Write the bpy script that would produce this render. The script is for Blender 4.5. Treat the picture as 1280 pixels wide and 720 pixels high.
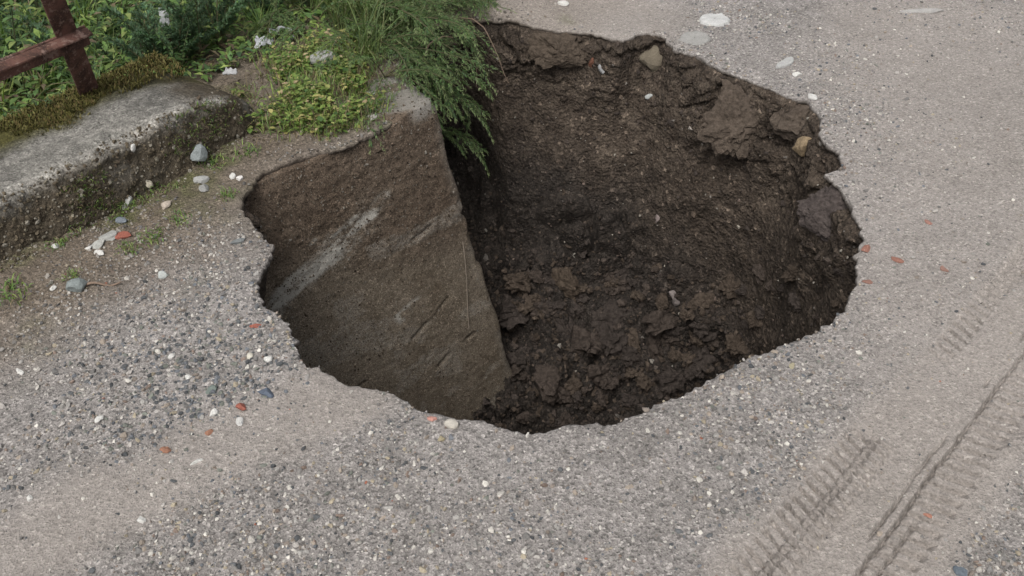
import bpy, bmesh, math, random
import numpy as np
from mathutils import Vector, Matrix

random.seed(7)
RNG = np.random.default_rng(11)
scene = bpy.context.scene
for _o in list(bpy.data.objects):
    bpy.data.objects.remove(_o)

# ------------------------------------------------------------------ camera
CAM_H, PITCH, FPX = 1.7, math.radians(40.0), 1204.0
cam_d = bpy.data.cameras.new('camera')
cam_d.sensor_width = 36.0
cam_d.lens = 36.0 * FPX / 1280.0
cam_d.clip_start, cam_d.clip_end = 0.05, 2000.0
cam = bpy.data.objects.new('camera', cam_d)
scene.collection.objects.link(cam)
cam.location = (0, 0, CAM_H)
cam.rotation_euler = (math.radians(90) - PITCH, 0, 0)
scene.camera = cam

# ------------------------------------------------------------------ sky, sun, exposure
SUN_EL, SUN_AZ = math.radians(58), math.radians(200)      # azimuth from +Y, clockwise
world = bpy.data.worlds.new('World')
scene.world = world
world.use_nodes = True
wn = world.node_tree
for n in list(wn.nodes):
    wn.nodes.remove(n)
sky = wn.nodes.new('ShaderNodeTexSky')
sky.sky_type = 'NISHITA'
sky.sun_disc = False
sky.sun_elevation = SUN_EL
sky.sun_rotation = SUN_AZ
sky.air_density = 1.0
sky.dust_density = 6.0
sky.ozone_density = 1.0
hsv = wn.nodes.new('ShaderNodeHueSaturation')             # an overcast sky is nearly white
hsv.inputs['Saturation'].default_value = 0.22
bg = wn.nodes.new('ShaderNodeBackground')
bg.inputs['Strength'].default_value = 0.12
wo = wn.nodes.new('ShaderNodeOutputWorld')
wn.links.new(sky.outputs[0], hsv.inputs['Color'])
wn.links.new(hsv.outputs[0], bg.inputs['Color'])
wn.links.new(bg.outputs[0], wo.inputs['Surface'])
sun_d = bpy.data.lights.new('sun', 'SUN')
sun_d.energy = 1.3
sun_d.angle = math.radians(35)
sun_d.color = (1.0, 0.965, 0.92)
sun = bpy.data.objects.new('sun', sun_d)
scene.collection.objects.link(sun)
_sd = Vector((math.sin(SUN_AZ) * math.cos(SUN_EL), math.cos(SUN_AZ) * math.cos(SUN_EL), math.sin(SUN_EL)))
sun.rotation_euler = _sd.to_track_quat('Z', 'Y').to_euler()
scene.view_settings.view_transform = 'Standard'
scene.view_settings.look = 'None'
scene.view_settings.gamma = 1.0
scene.view_settings.exposure = 0.3
scene.view_settings.use_curve_mapping = False

# ------------------------------------------------------------------ helpers
COL = scene.collection
FWD = np.array([0, math.cos(PITCH), -math.sin(PITCH)])
UPV = np.array([0, math.sin(PITCH), math.cos(PITCH)])
RGT = np.array([1.0, 0, 0])


def ray(px, py):
    d = FWD + RGT * ((px - 640) / FPX) + UPV * ((360 - py) / FPX)
    return d / np.linalg.norm(d)


def at(px, py, z=0.0):
    """the point of the level plane at height z that the photograph shows at a pixel"""
    d = ray(px, py)
    t = (z - CAM_H) / d[2]
    return np.array([0, 0, CAM_H]) + d * t


def _hash(ix, iy, iz, seed):
    h = (ix.astype(np.uint32) * np.uint32(374761393) + iy.astype(np.uint32) * np.uint32(668265263)
         + iz.astype(np.uint32) * np.uint32(2147483647 - 74207281) + np.uint32((seed * 974634777) & 0xffffffff))
    h = (h ^ (h >> np.uint32(13))) * np.uint32(1274126177)
    h = (h ^ (h >> np.uint32(16))) * np.uint32(2246822519)
    h = h ^ (h >> np.uint32(15))
    return h.astype(np.float64) / 4294967295.0


def vnoise(p, seed=0):
    """smooth value noise in -1..1 on an (n,3) array"""
    i = np.floor(p).astype(np.int64)
    f = p - i
    f = f * f * f * (f * (f * 6 - 15) + 10)
    r = 0
    for a in (0, 1):
        wa = f[:, 0] if a else 1 - f[:, 0]
        for b in (0, 1):
            wb = f[:, 1] if b else 1 - f[:, 1]
            for c in (0, 1):
                wc = f[:, 2] if c else 1 - f[:, 2]
                r = r + wa * wb * wc * _hash(i[:, 0] + a, i[:, 1] + b, i[:, 2] + c, seed)
    return r * 2 - 1


def fbm(p, octs=4, seed=0, gain=0.5):
    s, a, tot = 0, 1.0, 0
    q = p.copy()
    for k in range(octs):
        s = s + a * vnoise(q, seed + k * 17)
        tot += a
        a *= gain
        q = q * 2.03 + 13.7
    return s / tot


def worley(p, seed=0):
    """F1, F2, random value of the nearest cell"""
    i = np.floor(p).astype(np.int64)
    f1 = np.full(len(p), 9.0)
    f2 = np.full(len(p), 9.0)
    cid = np.zeros(len(p))
    for a in (-1, 0, 1):
        for b in (-1, 0, 1):
            for c in (-1, 0, 1):
                x, y, z = i[:, 0] + a, i[:, 1] + b, i[:, 2] + c
                q = np.stack([x + _hash(x, y, z, seed + 1), y + _hash(x, y, z, seed + 2), z + _hash(x, y, z, seed + 3)], 1)
                d = np.sqrt(((q - p) ** 2).sum(1))
                h = _hash(x, y, z, seed + 4)
                near = d < f1
                f2 = np.where(near, f1, np.minimum(f2, d))
                cid = np.where(near, h, cid)
                f1 = np.where(near, d, f1)
    return f1, f2, cid


def sstep(a, b, x):
    t = np.clip((x - a) / (b - a), 0, 1)
    return t * t * (3 - 2 * t)


def p3(x, y, z=None):
    x = np.asarray(x, float)
    return np.stack([x, np.asarray(y, float), np.zeros_like(x) if z is None else np.asarray(z, float)], -1)


def mesh_from(name, V, F, smooth=True, attrs=None, cols=None):
    """V (n,3), F (m,3) or (m,4) -> mesh, with float attributes and a colour attribute per vertex"""
    me = bpy.data.meshes.new(name)
    V = np.ascontiguousarray(V, dtype=np.float32)
    F = np.ascontiguousarray(F, dtype=np.int32)
    k = F.shape[1]
    me.vertices.add(len(V))
    me.vertices.foreach_set('co', V.ravel())
    me.loops.add(F.size)
    me.loops.foreach_set('vertex_index', F.ravel())
    me.polygons.add(len(F))
    me.polygons.foreach_set('loop_start', np.arange(0, F.size, k, dtype=np.int32))
    me.polygons.foreach_set('loop_total', np.full(len(F), k, dtype=np.int32))
    me.polygons.foreach_set('use_smooth', np.full(len(F), smooth, dtype=bool))
    for an, av in (attrs or {}).items():
        a = me.attributes.new(an, 'FLOAT', 'POINT')
        a.data.foreach_set('value', np.ascontiguousarray(av, dtype=np.float32))
    if cols is not None:
        a = me.attributes.new('tint', 'FLOAT_COLOR', 'POINT')
        c = np.ones((len(V), 4), np.float32)
        c[:, :3] = cols
        a.data.foreach_set('color', c.ravel())
    me.update(calc_edges=True)
    me.validate()
    return me


def link(name, me, mat=None, parent=None, loc=None):
    o = bpy.data.objects.new(name, me)
    COL.objects.link(o)
    if mat is not None and not me.materials:
        me.materials.append(mat)
    if parent is not None:
        o.parent = parent
    if loc is not None:
        o.location = loc
    return o


def empty(name, loc, rz=0.0):
    o = bpy.data.objects.new(name, None)
    COL.objects.link(o)
    o.empty_display_size = 0.05
    o.location = loc
    o.rotation_euler = (0, 0, rz)
    return o


def tag(o, label=None, cat=None, group=None, kind=None):
    if label: o['label'] = label
    if cat: o['category'] = cat
    if group: o['group'] = group
    if kind: o['kind'] = kind
    return o


def grid_faces(rows, cols, wrap=False):
    r = np.arange(rows - 1)[:, None]
    c = np.arange(cols if wrap else cols - 1)[None, :]
    c2 = (c + 1) % cols
    return np.stack([r * cols + c, r * cols + c2, (r + 1) * cols + c2, (r + 1) * cols + c], -1).reshape(-1, 4)


# ------------------------------------------------------------------ materials
class NT:
    def __init__(self, name):
        self.m = bpy.data.materials.new(name)
        self.m.use_nodes = True
        self.t = self.m.node_tree
        self.b = self.t.nodes['Principled BSDF']
        self.co = self.n('ShaderNodeTexCoord').outputs['Object']

    def n(self, typ, **kw):
        nd = self.t.nodes.new(typ)
        for k, v in kw.items():
            setattr(nd, k, v)
        return nd

    def l(self, a, b):
        self.t.links.new(a, b)

    def val(self, sock, v):
        if hasattr(v, 'is_output') or isinstance(v, bpy.types.NodeSocket):
            self.l(v, sock)
        else:
            sock.default_value = v

    def noise(self, scale, detail=4, rough=0.55, dist=0.0):
        nd = self.n('ShaderNodeTexNoise')
        self.l(self.co, nd.inputs['Vector'])
        nd.inputs['Scale'].default_value = scale
        nd.inputs['Detail'].default_value = detail
        nd.inputs['Roughness'].default_value = rough
        nd.inputs['Distortion'].default_value = dist
        return nd.outputs['Fac']

    def voro(self, scale, out='Distance', feature='F1'):
        nd = self.n('ShaderNodeTexVoronoi', feature=feature)
        self.l(self.co, nd.inputs['Vector'])
        nd.inputs['Scale'].default_value = scale
        return nd.outputs[out]

    def attr(self, name, out='Fac'):
        nd = self.n('ShaderNodeAttribute', attribute_name=name)
        return nd.outputs[out]

    def ramp(self, fac, stops, interp='LINEAR'):
        nd = self.n('ShaderNodeValToRGB')
        cr = nd.color_ramp
        cr.interpolation = interp
        while len(cr.elements) < len(stops):
            cr.elements.new(0.5)
        for e, (p, c) in zip(cr.elements, stops):
            e.position = p
            e.color = (c, c, c, 1) if not hasattr(c, '__len__') else (*c, 1)
        self.l(fac, nd.inputs['Fac'])
        return nd.outputs['Color']

    def mix(self, fac, a, b, blend='MIX'):
        nd = self.n('ShaderNodeMix', data_type='RGBA', blend_type=blend)
        for s, v in ((nd.inputs[0], fac), (nd.inputs[6], a), (nd.inputs[7], b)):
            if isinstance(v, bpy.types.NodeSocket):
                self.l(v, s)
            elif hasattr(v, '__len__'):
                s.default_value = (*v, 1)
            else:
                s.default_value = v
        return nd.outputs[2]

    def math(self, op, a, b=0.0, clamp=False):
        nd = self.n('ShaderNodeMath', operation=op, use_clamp=clamp)
        self.val(nd.inputs[0], a)
        self.val(nd.inputs[1], b)
        return nd.outputs[0]

    def bump(self, h, dist, strength=1.0, prev=None):
        nd = self.n('ShaderNodeBump')
        nd.inputs['Strength'].default_value = strength
        nd.inputs['Distance'].default_value = dist
        self.l(h, nd.inputs['Height'])
        if prev is not None:
            self.l(prev, nd.inputs['Normal'])
        return nd.outputs[0]

    def done(self, color, rough=0.9, normal=None, spec=0.25):
        self.val(self.b.inputs['Base Color'], color if isinstance(color, bpy.types.NodeSocket) else (*color, 1))
        self.val(self.b.inputs['Roughness'], rough)
        self.b.inputs['Specular IOR Level'].default_value = spec
        if normal is not None:
            self.l(normal, self.b.inputs['Normal'])
        return self.m


def mat_ground():
    m = NT('gravel_road')
    big = m.noise(1.3, 5, 0.6)
    mid = m.noise(9, 5, 0.65)
    grain = m.noise(260, 3, 0.7)
    cell = m.voro(170, 'Color')
    cell2 = m.voro(330, 'Color')
    c = m.mix(m.ramp(big, [(0.35, 0.0), (0.65, 1.0)]), (0.212, 0.197, 0.184), (0.288, 0.268, 0.253))
    c = m.mix(m.ramp(mid, [(0.40, 0.0), (0.70, 1.0)]), c, (0.322, 0.299, 0.283))
    dirt = m.attr('dirt')
    c = m.mix(dirt, c, m.mix(mid, (0.115, 0.090, 0.066), (0.215, 0.182, 0.148)))
    dust = m.attr('dust')
    c = m.mix(m.math('MULTIPLY', dust, 0.75), c, m.mix(big, (0.312, 0.278, 0.247), (0.360, 0.327, 0.300)))
    moss = m.attr('moss')
    c = m.mix(m.math('MULTIPLY', moss, m.ramp(mid, [(0.35, 0.0), (0.6, 1.0)])), c, (0.085, 0.095, 0.03))
    # sand grains of many shades
    g = m.n('ShaderNodeSeparateColor'); m.l(cell, g.inputs[0])
    g2 = m.n('ShaderNodeSeparateColor'); m.l(cell2, g2.inputs[0])
    gv = m.ramp(g.outputs[0], [(0.0, 0.50), (0.25, 0.85), (0.6, 1.0), (0.9, 1.15), (1.0, 1.7)])
    gv2 = m.ramp(g2.outputs[1], [(0.0, 0.72), (0.3, 0.95), (0.8, 1.05), (1.0, 1.35)])
    amt = m.math('SUBTRACT', 1.0, m.math('MULTIPLY', dust, 0.5))
    c = m.mix(amt, c, m.mix(1.0, c, gv, 'MULTIPLY'))
    c = m.mix(amt, c, m.mix(1.0, c, gv2, 'MULTIPLY'))
    soil = m.attr('soil')
    c = m.mix(soil, c, m.mix(mid, (0.055, 0.042, 0.033), (0.12, 0.098, 0.08)))
    h = m.math('ADD', m.math('MULTIPLY', m.voro(170), 0.6), grain)
    n1 = m.bump(h, 0.004, 0.9)
    n2 = m.bump(m.noise(45, 4, 0.7), 0.010, 0.6, n1)
    return m.done(c, 0.95, n2, 0.15)


def mat_soil():
    m = NT('damp_soil')
    big = m.noise(2.2, 5, 0.6)
    mid = m.noise(14, 6, 0.7)
    fine = m.noise(90, 4, 0.7)
    cell = m.voro(75, 'Color')
    s = m.n('ShaderNodeSeparateColor'); m.l(cell, s.inputs[0])
    c = m.mix(m.ramp(big, [(0.38, 0.0), (0.62, 1.0)]), (0.034, 0.027, 0.022), (0.062, 0.048, 0.037))
    c = m.mix(m.ramp(mid, [(0.42, 0.0), (0.75, 1.0)]), c, (0.092, 0.073, 0.057))
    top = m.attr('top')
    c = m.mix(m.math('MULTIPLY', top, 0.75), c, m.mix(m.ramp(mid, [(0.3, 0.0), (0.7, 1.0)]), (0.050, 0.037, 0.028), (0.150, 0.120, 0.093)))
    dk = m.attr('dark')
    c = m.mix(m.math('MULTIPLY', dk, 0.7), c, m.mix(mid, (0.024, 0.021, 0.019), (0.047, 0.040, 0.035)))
    gv = m.ramp(s.outputs[0], [(0.0, 0.6), (0.5, 1.0), (0.93, 1.15), (0.975, 1.9), (1.0, 3.0)])
    c = m.mix(0.9, c, m.mix(1.0, c, gv, 'MULTIPLY'))
    c = m.mix(1.0, c, m.ramp(m.noise(170, 4, 0.8), [(0.28, 0.45), (0.5, 1.0), (0.72, 1.6)]), 'MULTIPLY')
    h = m.math('ADD', m.math('MULTIPLY', fine, 0.8), m.voro(85))
    n1 = m.bump(h, 0.012, 1.0)
    n2 = m.bump(mid, 0.025, 0.7, n1)
    return m.done(c, 0.92, n2, 0.2)


def mat_concrete_face():
    m = NT('stained_concrete')
    big = m.noise(3, 5, 0.6)
    mid = m.noise(20, 8, 0.75)
    fine = m.noise(230, 4, 0.8)
    cell = m.n('ShaderNodeSeparateColor'); m.l(m.voro(240, 'Color'), cell.inputs[0])
    c = m.mix(m.ramp(big, [(0.35, 0.0), (0.65, 1.0)]), (0.165, 0.133, 0.098), (0.235, 0.198, 0.154))
    c = m.mix(m.ramp(mid, [(0.45, 0.0), (0.70, 0.9)]), c, (0.290, 0.246, 0.190))
    c = m.mix(m.ramp(mid, [(0.30, 0.7), (0.42, 0.0)]), c, (0.105, 0.079, 0.056))
    up = m.attr('earth')
    upm = m.math('ADD', up, m.math('MULTIPLY', m.math('SUBTRACT', mid, 0.5), 1.4), True)
    c = m.mix(m.math('MULTIPLY', upm, 0.8), c, m.mix(m.ramp(mid, [(0.3, 0.0), (0.7, 1.0)]), (0.080, 0.055, 0.040), (0.190, 0.142, 0.105)))
    c = m.mix(1.0, c, m.ramp(fine, [(0.28, 0.35), (0.5, 1.0), (0.72, 1.75)]), 'MULTIPLY')
    c = m.mix(1.0, c, m.ramp(cell.outputs[0], [(0.0, 0.6), (0.4, 0.95), (0.9, 1.1), (1.0, 1.9)]), 'MULTIPLY')
    st = m.attr('stain')
    grit = m.noise(55, 8, 0.85)
    sm = m.math('ADD', st, m.math('MULTIPLY', m.math('SUBTRACT', grit, 0.5), 1.3))
    sm = m.math('ADD', sm, m.math('MULTIPLY', m.math('SUBTRACT', fine, 0.5), 1.1))
    sm = m.ramp(sm, [(0.30, 0.0), (0.80, 1.0)])
    c = m.mix(m.math('MULTIPLY', sm, m.math('MULTIPLY', st, 1.6, True)), c, m.mix(1.0, m.mix(grit, (0.30, 0.275, 0.23), (0.66, 0.64, 0.59)), m.ramp(fine, [(0.28, 0.7), (0.72, 1.3)]), 'MULTIPLY'))
    cl = m.attr('bare')
    c = m.mix(cl, c, m.mix(1.0, m.mix(mid, (0.28, 0.262, 0.235), (0.46, 0.44, 0.40)), m.ramp(fine, [(0.28, 0.6), (0.72, 1.4)]), 'MULTIPLY'))
    n1 = m.bump(fine, 0.006, 1.0)
    n2 = m.bump(grit, 0.008, 0.7, n1)
    return m.done(c, 0.95, n2, 0.12)


def mat_kerb():
    m = NT('weathered_kerb_concrete')
    big = m.noise(4, 5, 0.6)
    mid = m.noise(22, 6, 0.7)
    fine = m.noise(220, 3, 0.7)
    c = m.mix(m.ramp(big, [(0.35, 0.0), (0.65, 1.0)]), (0.155, 0.149, 0.134), (0.232, 0.222, 0.200))
    c = m.mix(m.ramp(mid, [(0.45, 0.0), (0.7, 1.0)]), c, (0.285, 0.272, 0.245))
    d = m.attr('dirt')
    c = m.mix(d, c, m.mix(mid, (0.052, 0.042, 0.029), (0.150, 0.125, 0.092)))
    e = m.attr('edge')
    c = m.mix(m.math('MULTIPLY', e, m.ramp(mid, [(0.4, 0.0), (0.6, 1.0)])), c, (0.44, 0.42, 0.38))
    ms = m.attr('moss')
    c = m.mix(ms, c, m.mix(mid, (0.060, 0.058, 0.018), (0.115, 0.105, 0.04)))
    sp = m.n('ShaderNodeSeparateColor'); m.l(m.voro(190, 'Color'), sp.inputs[0])
    c = m.mix(0.9, c, m.mix(1.0, c, m.ramp(sp.outputs[0], [(0.0, 0.52), (0.3, 0.88), (0.8, 1.08), (1.0, 1.55)]), 'MULTIPLY'))
    c = m.mix(1.0, c, m.ramp(m.noise(9, 8, 0.8, 1.0), [(0.3, 0.5), (0.7, 1.45)]), 'MULTIPLY')
    c = m.mix(1.0, c, m.ramp(fine, [(0.25, 0.6), (0.75, 1.35)]), 'MULTIPLY')
    n1 = m.bump(fine, 0.004, 0.9)
    n2 = m.bump(mid, 0.015, 0.9, n1)
    return m.done(c, 0.95, n2, 0.15)


def mat_tint(name, rough=0.85, noise_amt=0.35, scale=120, bump=0.002, spec=0.25):
    """own colour of each piece from its colour attribute, with grain"""
    m = NT(name)
    m.co = m.n('ShaderNodeNewGeometry').outputs['Position']
    col = m.attr('tint', 'Color')
    f = m.noise(scale, 5, 0.75)
    c = m.mix(1.0, col, m.ramp(f, [(0.25, 1 - noise_amt), (0.75, 1 + noise_amt)]), 'MULTIPLY')
    return m.done(c, rough, m.bump(f, bump, 0.7), spec)


def mat_leaf(name):
    m = NT(name)
    col = m.attr('tint', 'Color')
    f = m.noise(60, 3, 0.6)
    c = m.mix(1.0, col, m.ramp(f, [(0.25, 0.75), (0.75, 1.25)]), 'MULTIPLY')
    m.done(c, 0.55, None, 0.35)
    tr = m.n('ShaderNodeBsdfTranslucent')
    m.l(m.mix(1.0, c, (1.3, 1.35, 0.7), 'MULTIPLY'), tr.inputs['Color'])
    mx = m.n('ShaderNodeMixShader')
    mx.inputs[0].default_value = 0.3
    m.l(m.b.outputs[0], mx.inputs[1])
    m.l(tr.outputs[0], mx.inputs[2])
    m.l(mx.outputs[0], m.t.nodes['Material Output'].inputs['Surface'])
    return m.m


def mat_rust():
    m = NT('rusty_painted_iron')
    big = m.noise(14, 6, 0.65)
    fine = m.noise(160, 4, 0.7)
    c = m.mix(m.ramp(big, [(0.42, 0.0), (0.58, 1.0)]), (0.045, 0.024, 0.019), (0.118, 0.058, 0.046))
    c = m.mix(m.ramp(fine, [(0.5, 0.0), (0.68, 1.0)]), c, (0.135, 0.072, 0.048))
    c = m.mix(m.ramp(m.noise(40, 5, 0.7), [(0.54, 0.0), (0.62, 0.75)]), c, (0.22, 0.15, 0.125))
    return m.done(c, 0.8, m.bump(fine, 0.003, 0.8), 0.3)


M_GROUND, M_SOIL, M_CONC, M_KERB = mat_ground(), mat_soil(), mat_concrete_face(), mat_kerb()
M_STONE = mat_tint('loose_stone', 0.9, 0.35, 220, 0.003)
M_CLOD = mat_tint('crumbled_soil', 0.95, 0.6, 75, 0.02, 0.1)
M_LEAF = mat_leaf('weed_leaf')
M_STEM = mat_tint('plant_stem', 0.7, 0.3, 90, 0.001)
M_MOSS = mat_tint('moss_tuft', 0.95, 0.3, 200, 0.001, 0.1)
M_RUST = mat_rust()
M_LITTER = mat_tint('pale_litter', 0.6, 0.12, 60, 0.002)

# ------------------------------------------------------------------ plan of the place
TRACE = [(300, 262), (303, 248), (314, 232), (322, 222), (345, 208), (372, 197), (390, 192), (412, 187), (440, 178),
         (462, 165), (482, 155), (503, 145), (522, 134), (530, 122),
         None,
         (618, 28), (640, 27), (665, 33), (690, 35), (715, 36), (740, 38), (762, 44), (780, 48), (796, 41), (812, 37),
         (832, 42), (845, 58), (870, 65), (895, 78), (920, 90), (940, 97), (965, 108), (985, 117), (1010, 125), (1025, 140),
         (1030, 160), (1024, 166), (1036, 180), (1052, 190), (1055, 205), (1045, 212), (1032, 217), (1045, 230), (1060, 245),
         (1068, 262), (1078, 283), (1078, 300), (1068, 318), (1072, 340), (1069, 360), (1062, 380), (1045, 395), (1030, 405),
         (1010, 420), (985, 432), (960, 440), (925, 452), (900, 470), (880, 482), (850, 495), (825, 505), (800, 518),
         (770, 528), (740, 533), (710, 535), (680, 540), (655, 542), (635, 535), (620, 533), (600, 528), (575, 525),
         (545, 518), (520, 510), (500, 500), (488, 490), (465, 485), (440, 482), (420, 474), (400, 465), (380, 458),
         (372, 448), (370, 432), (376, 426), (368, 420), (355, 405), (340, 390), (330, 378), (323, 360), (326, 340),
         (340, 320), (343, 308), (331, 297), (315, 280)]
BACK = [(-0.36, 3.16), (-0.42, 3.30), (-0.42, 3.46), (-0.30, 3.62), (-0.17, 3.70)]
pts = []
for t in TRACE:
    if t is None:
        pts += BACK
    else:
        pts.append(tuple(at(*t)[:2]))
RIM0 = np.array(pts)
CEN = at(690, 270)[:2]

# dense closed outline, roughened
_d = np.r_[0, np.cumsum(np.linalg.norm(np.diff(np.vstack([RIM0, RIM0[:1]]), axis=0), axis=1))]
PER = _d[-1]
_s = np.linspace(0, PER, 5000, endpoint=False)
_cl = np.vstack([RIM0, RIM0[:1]])
RIM = np.stack([np.interp(_s, _d, _cl[:, 0]), np.interp(_s, _d, _cl[:, 1])], 1)
_ker = np.hanning(25); _ker /= _ker.sum()
for k in range(2):
    RIM[:, k] = np.convolve(np.r_[RIM[-12:, k], RIM[:, k], RIM[:12, k]], _ker, 'valid')
_tan = np.roll(RIM, -8, 0) - np.roll(RIM, 8, 0)
_tan /= np.linalg.norm(_tan, axis=1)[:, None]
_nor = np.stack([-_tan[:, 1], _tan[:, 0]], 1)
if ((_nor * (RIM - CEN)).sum(1)).mean() < 0:
    _nor = -_nor
RIM = RIM + _nor * (0.013 * fbm(p3(RIM[:, 0] * 16, RIM[:, 1] * 16), 3, 3) + 0.009 * fbm(p3(RIM[:, 0] * 55, RIM[:, 1] * 55), 3, 5))[:, None]
RIM_POLY = RIM[::20]


def inside(x, y, poly=RIM_POLY):
    x, y = np.asarray(x), np.asarray(y)
    r = np.zeros(x.shape, bool)
    j = len(poly) - 1
    for i in range(len(poly)):
        xi, yi = poly[i]
        xj, yj = poly[j]
        if yi != yj:
            c = ((yi > y) != (yj > y)) & (x < (xj - xi) * (y - yi) / (yj - yi) + xi)
            r ^= c
        j = i
    return r


def rim_dist(x, y):
    q = RIM[::25]
    out = np.empty(len(x))
    for a in range(0, len(x), 20000):
        sl = slice(a, a + 20000)
        out[sl] = np.sqrt(((x[sl, None] - q[:, 0]) ** 2 + (y[sl, None] - q[:, 1]) ** 2).min(1))
    return out


# kerb line
KERB_H = 0.205
K0, K1 = at(0, 246, KERB_H)[:2], at(270, 113, KERB_H)[:2]
KD = (K1 - K0) / np.linalg.norm(K1 - K0)
KN = np.array([-KD[1], KD[0]])                     # away from the road
KEND = float((at(312, 118, KERB_H)[:2] - K0) @ KD) + 0.12


def kerb_sd(x, y):
    return (x - K0[0]) * KD[0] + (y - K0[1]) * KD[1], (x - K0[0]) * KN[0] + (y - K0[1]) * KN[1]


# tyre track line
T0, T1 = at(1073, 718)[:2], at(1280, 441)[:2]
TD = (T1 - T0) / np.linalg.norm(T1 - T0)
TN = np.array([TD[1], -TD[0]])


def trk(x, y):
    return (x - T0[0]) * TD[0] + (y - T0[1]) * TD[1], (x - T0[0]) * TN[0] + (y - T0[1]) * TN[1]


def trk_px(px, py):
    p = at(px, py)
    return trk(p[0], p[1])


V_L = 0.5 * (trk_px(1081, 677)[1] + trk_px(1280, 422)[1])
V_R1 = 0.5 * (trk_px(993, 644)[1] + trk_px(1080, 556)[1])
V_R2 = 0.5 * (trk_px(985, 692)[1] + trk_px(1085, 590)[1])
V_R3 = 0.5 * (trk_px(1112, 702)[1] + trk_px(1205, 592)[1])
U_A, U_B = trk_px(955, 690)[0], trk_px(1092, 543)[0]


def line_dist(x, y, a, b):
    ax, ay = a
    bx, by = b[0] - ax, b[1] - ay
    t = np.clip(((x - ax) * bx + (y - ay) * by) / (bx * bx + by * by), 0, 1)
    return np.hypot(x - ax - t * bx, y - ay - t * by)


P_A, P_B = at(-60, 735)[:2], at(430, 490)[:2]
P_C, P_D = at(1180, 30)[:2], at(1300, 470)[:2]
P_E, P_F = at(640, -10)[:2], at(770, 20)[:2]


def dust_mask(x, y):
    u, v = trk(x, y)
    w = 0.05 * fbm(p3(x * 5, y * 5), 3, 91)
    m = sstep(V_R1 - 0.10, V_R1 - 0.02, v + w) * (1 - sstep(V_R3 + 0.06, V_R3 + 0.16, v + w))
    m = np.maximum(m, 0.9 * (1 - sstep(0.07, 0.17, line_dist(x, y, P_A, P_B) + w)))
    m = np.maximum(m, 0.7 * (1 - sstep(0.20, 0.65, line_dist(x, y, P_C, P_D) + 3 * w)))
    m = np.maximum(m, 0.8 * (1 - sstep(0.15, 0.4, line_dist(x, y, P_E, P_F) + 2 * w)))
    return np.clip(m, 0, 1)


def ground_z(x, y, fine=True):
    x, y = np.asarray(x, float), np.asarray(y, float)
    z = 0.016 * fbm(p3(x * 1.1, y * 1.1), 3, 21) + 0.006 * fbm(p3(x * 5, y * 5), 3, 22)
    s, d = kerb_sd(x, y)
    # soil heaped against the kerb and round its broken end
    heap = sstep(-0.45, 0.0, d) * (1 - sstep(0.5, 0.9, d))
    z = z + 0.05 * heap * (0.6 + 0.6 * fbm(p3(x * 6, y * 6), 3, 23))
    # the bank falls away behind the kerb
    z = z - np.minimum(0.30 * np.maximum(0, d - 0.42), 3.5)
    if fine:
        dm = dust_mask(x, y)
        z = z + (1 - 0.6 * dm) * (0.0035 * fbm(p3(x * 22, y * 22), 3, 24) + 0.0022 * fbm(p3(x * 70, y * 70), 2, 25))
        # tyre marks
        u, v = trk(x, y)
        wob = 0.005 * fbm(p3(u * 6, v * 0 + 3), 2, 31) + 0.0025 * fbm(p3(u * 40, v * 40), 2, 32)
        vv = v + wob
        brk = sstep(-0.25, 0.1, fbm(p3(u * 9, vv * 9), 2, 33))
        z = z - 0.017 * np.exp(-(vv / 0.0036) ** 2) * (0.6 + 0.4 * brk)
        z = z + 0.004 * np.exp(-((vv - 0.016) / 0.010) ** 2)
        z = z - 0.014 * np.exp(-((vv - V_L) / 0.0033) ** 2) * sstep(trk_px(1081, 677)[0] - 0.02, trk_px(1081, 677)[0] + 0.05, u) * brk
        z = z - 0.012 * np.exp(-((vv - 0.030) / 0.0035) ** 2) * sstep(0.02, -0.02, u - trk_px(1130, 645)[0]) * brk
        for vc, hw, dep, lam, ph, ua, ub, sk in ((V_R1, 0.036, 0.018, 0.030, 0.0, U_A - 0.1, U_B, 0.35), (V_R2, 0.028, -0.015, 0.030, 0.3, U_A - 0.25, U_B, 0.2),
                                                 (V_R3, 0.042, 0.014, 0.036, 0.1, -0.3, 0.9, -0.3), (V_R1 + 0.01, 0.030, 0.014, 0.034, 0.0, trk_px(1190, 452)[0], 3.0, 0.35)):
            ph2 = (u + sk * (vv - vc)) / lam + ph
            lug = sstep(0.38, 0.68, np.sin(2 * np.pi * ph2) * 0.5 + 0.5 + 0.42 * fbm(p3(u * 25, vv * 25), 2, 35))
            win = (1 - sstep(hw * 0.75, hw * 1.15, np.abs(vv - vc))) * sstep(ua - 0.06, ua + 0.08, u) * (1 - sstep(ub - 0.05, ub + 0.02, u))
            z = z - dep * lug * win * (0.75 + 0.25 * brk)
        # low crumbly ridge to the right of the track
        ra, rb = trk_px(1212, 600), trk_px(1280, 548)
        rd = np.abs(v - (ra[1] + (u - ra[0]) * (rb[1] - ra[1]) / max(rb[0] - ra[0], 1e-3)))
        z = z + 0.010 * np.exp(-(rd / 0.02) ** 2) * sstep(ra[0] - 0.03, ra[0] + 0.03, u) * (1 - sstep(rb[0] + .3, rb[0] + .5, u)) * (0.6 + fbm(p3(x * 45, y * 45), 3, 36))
    return z


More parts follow.
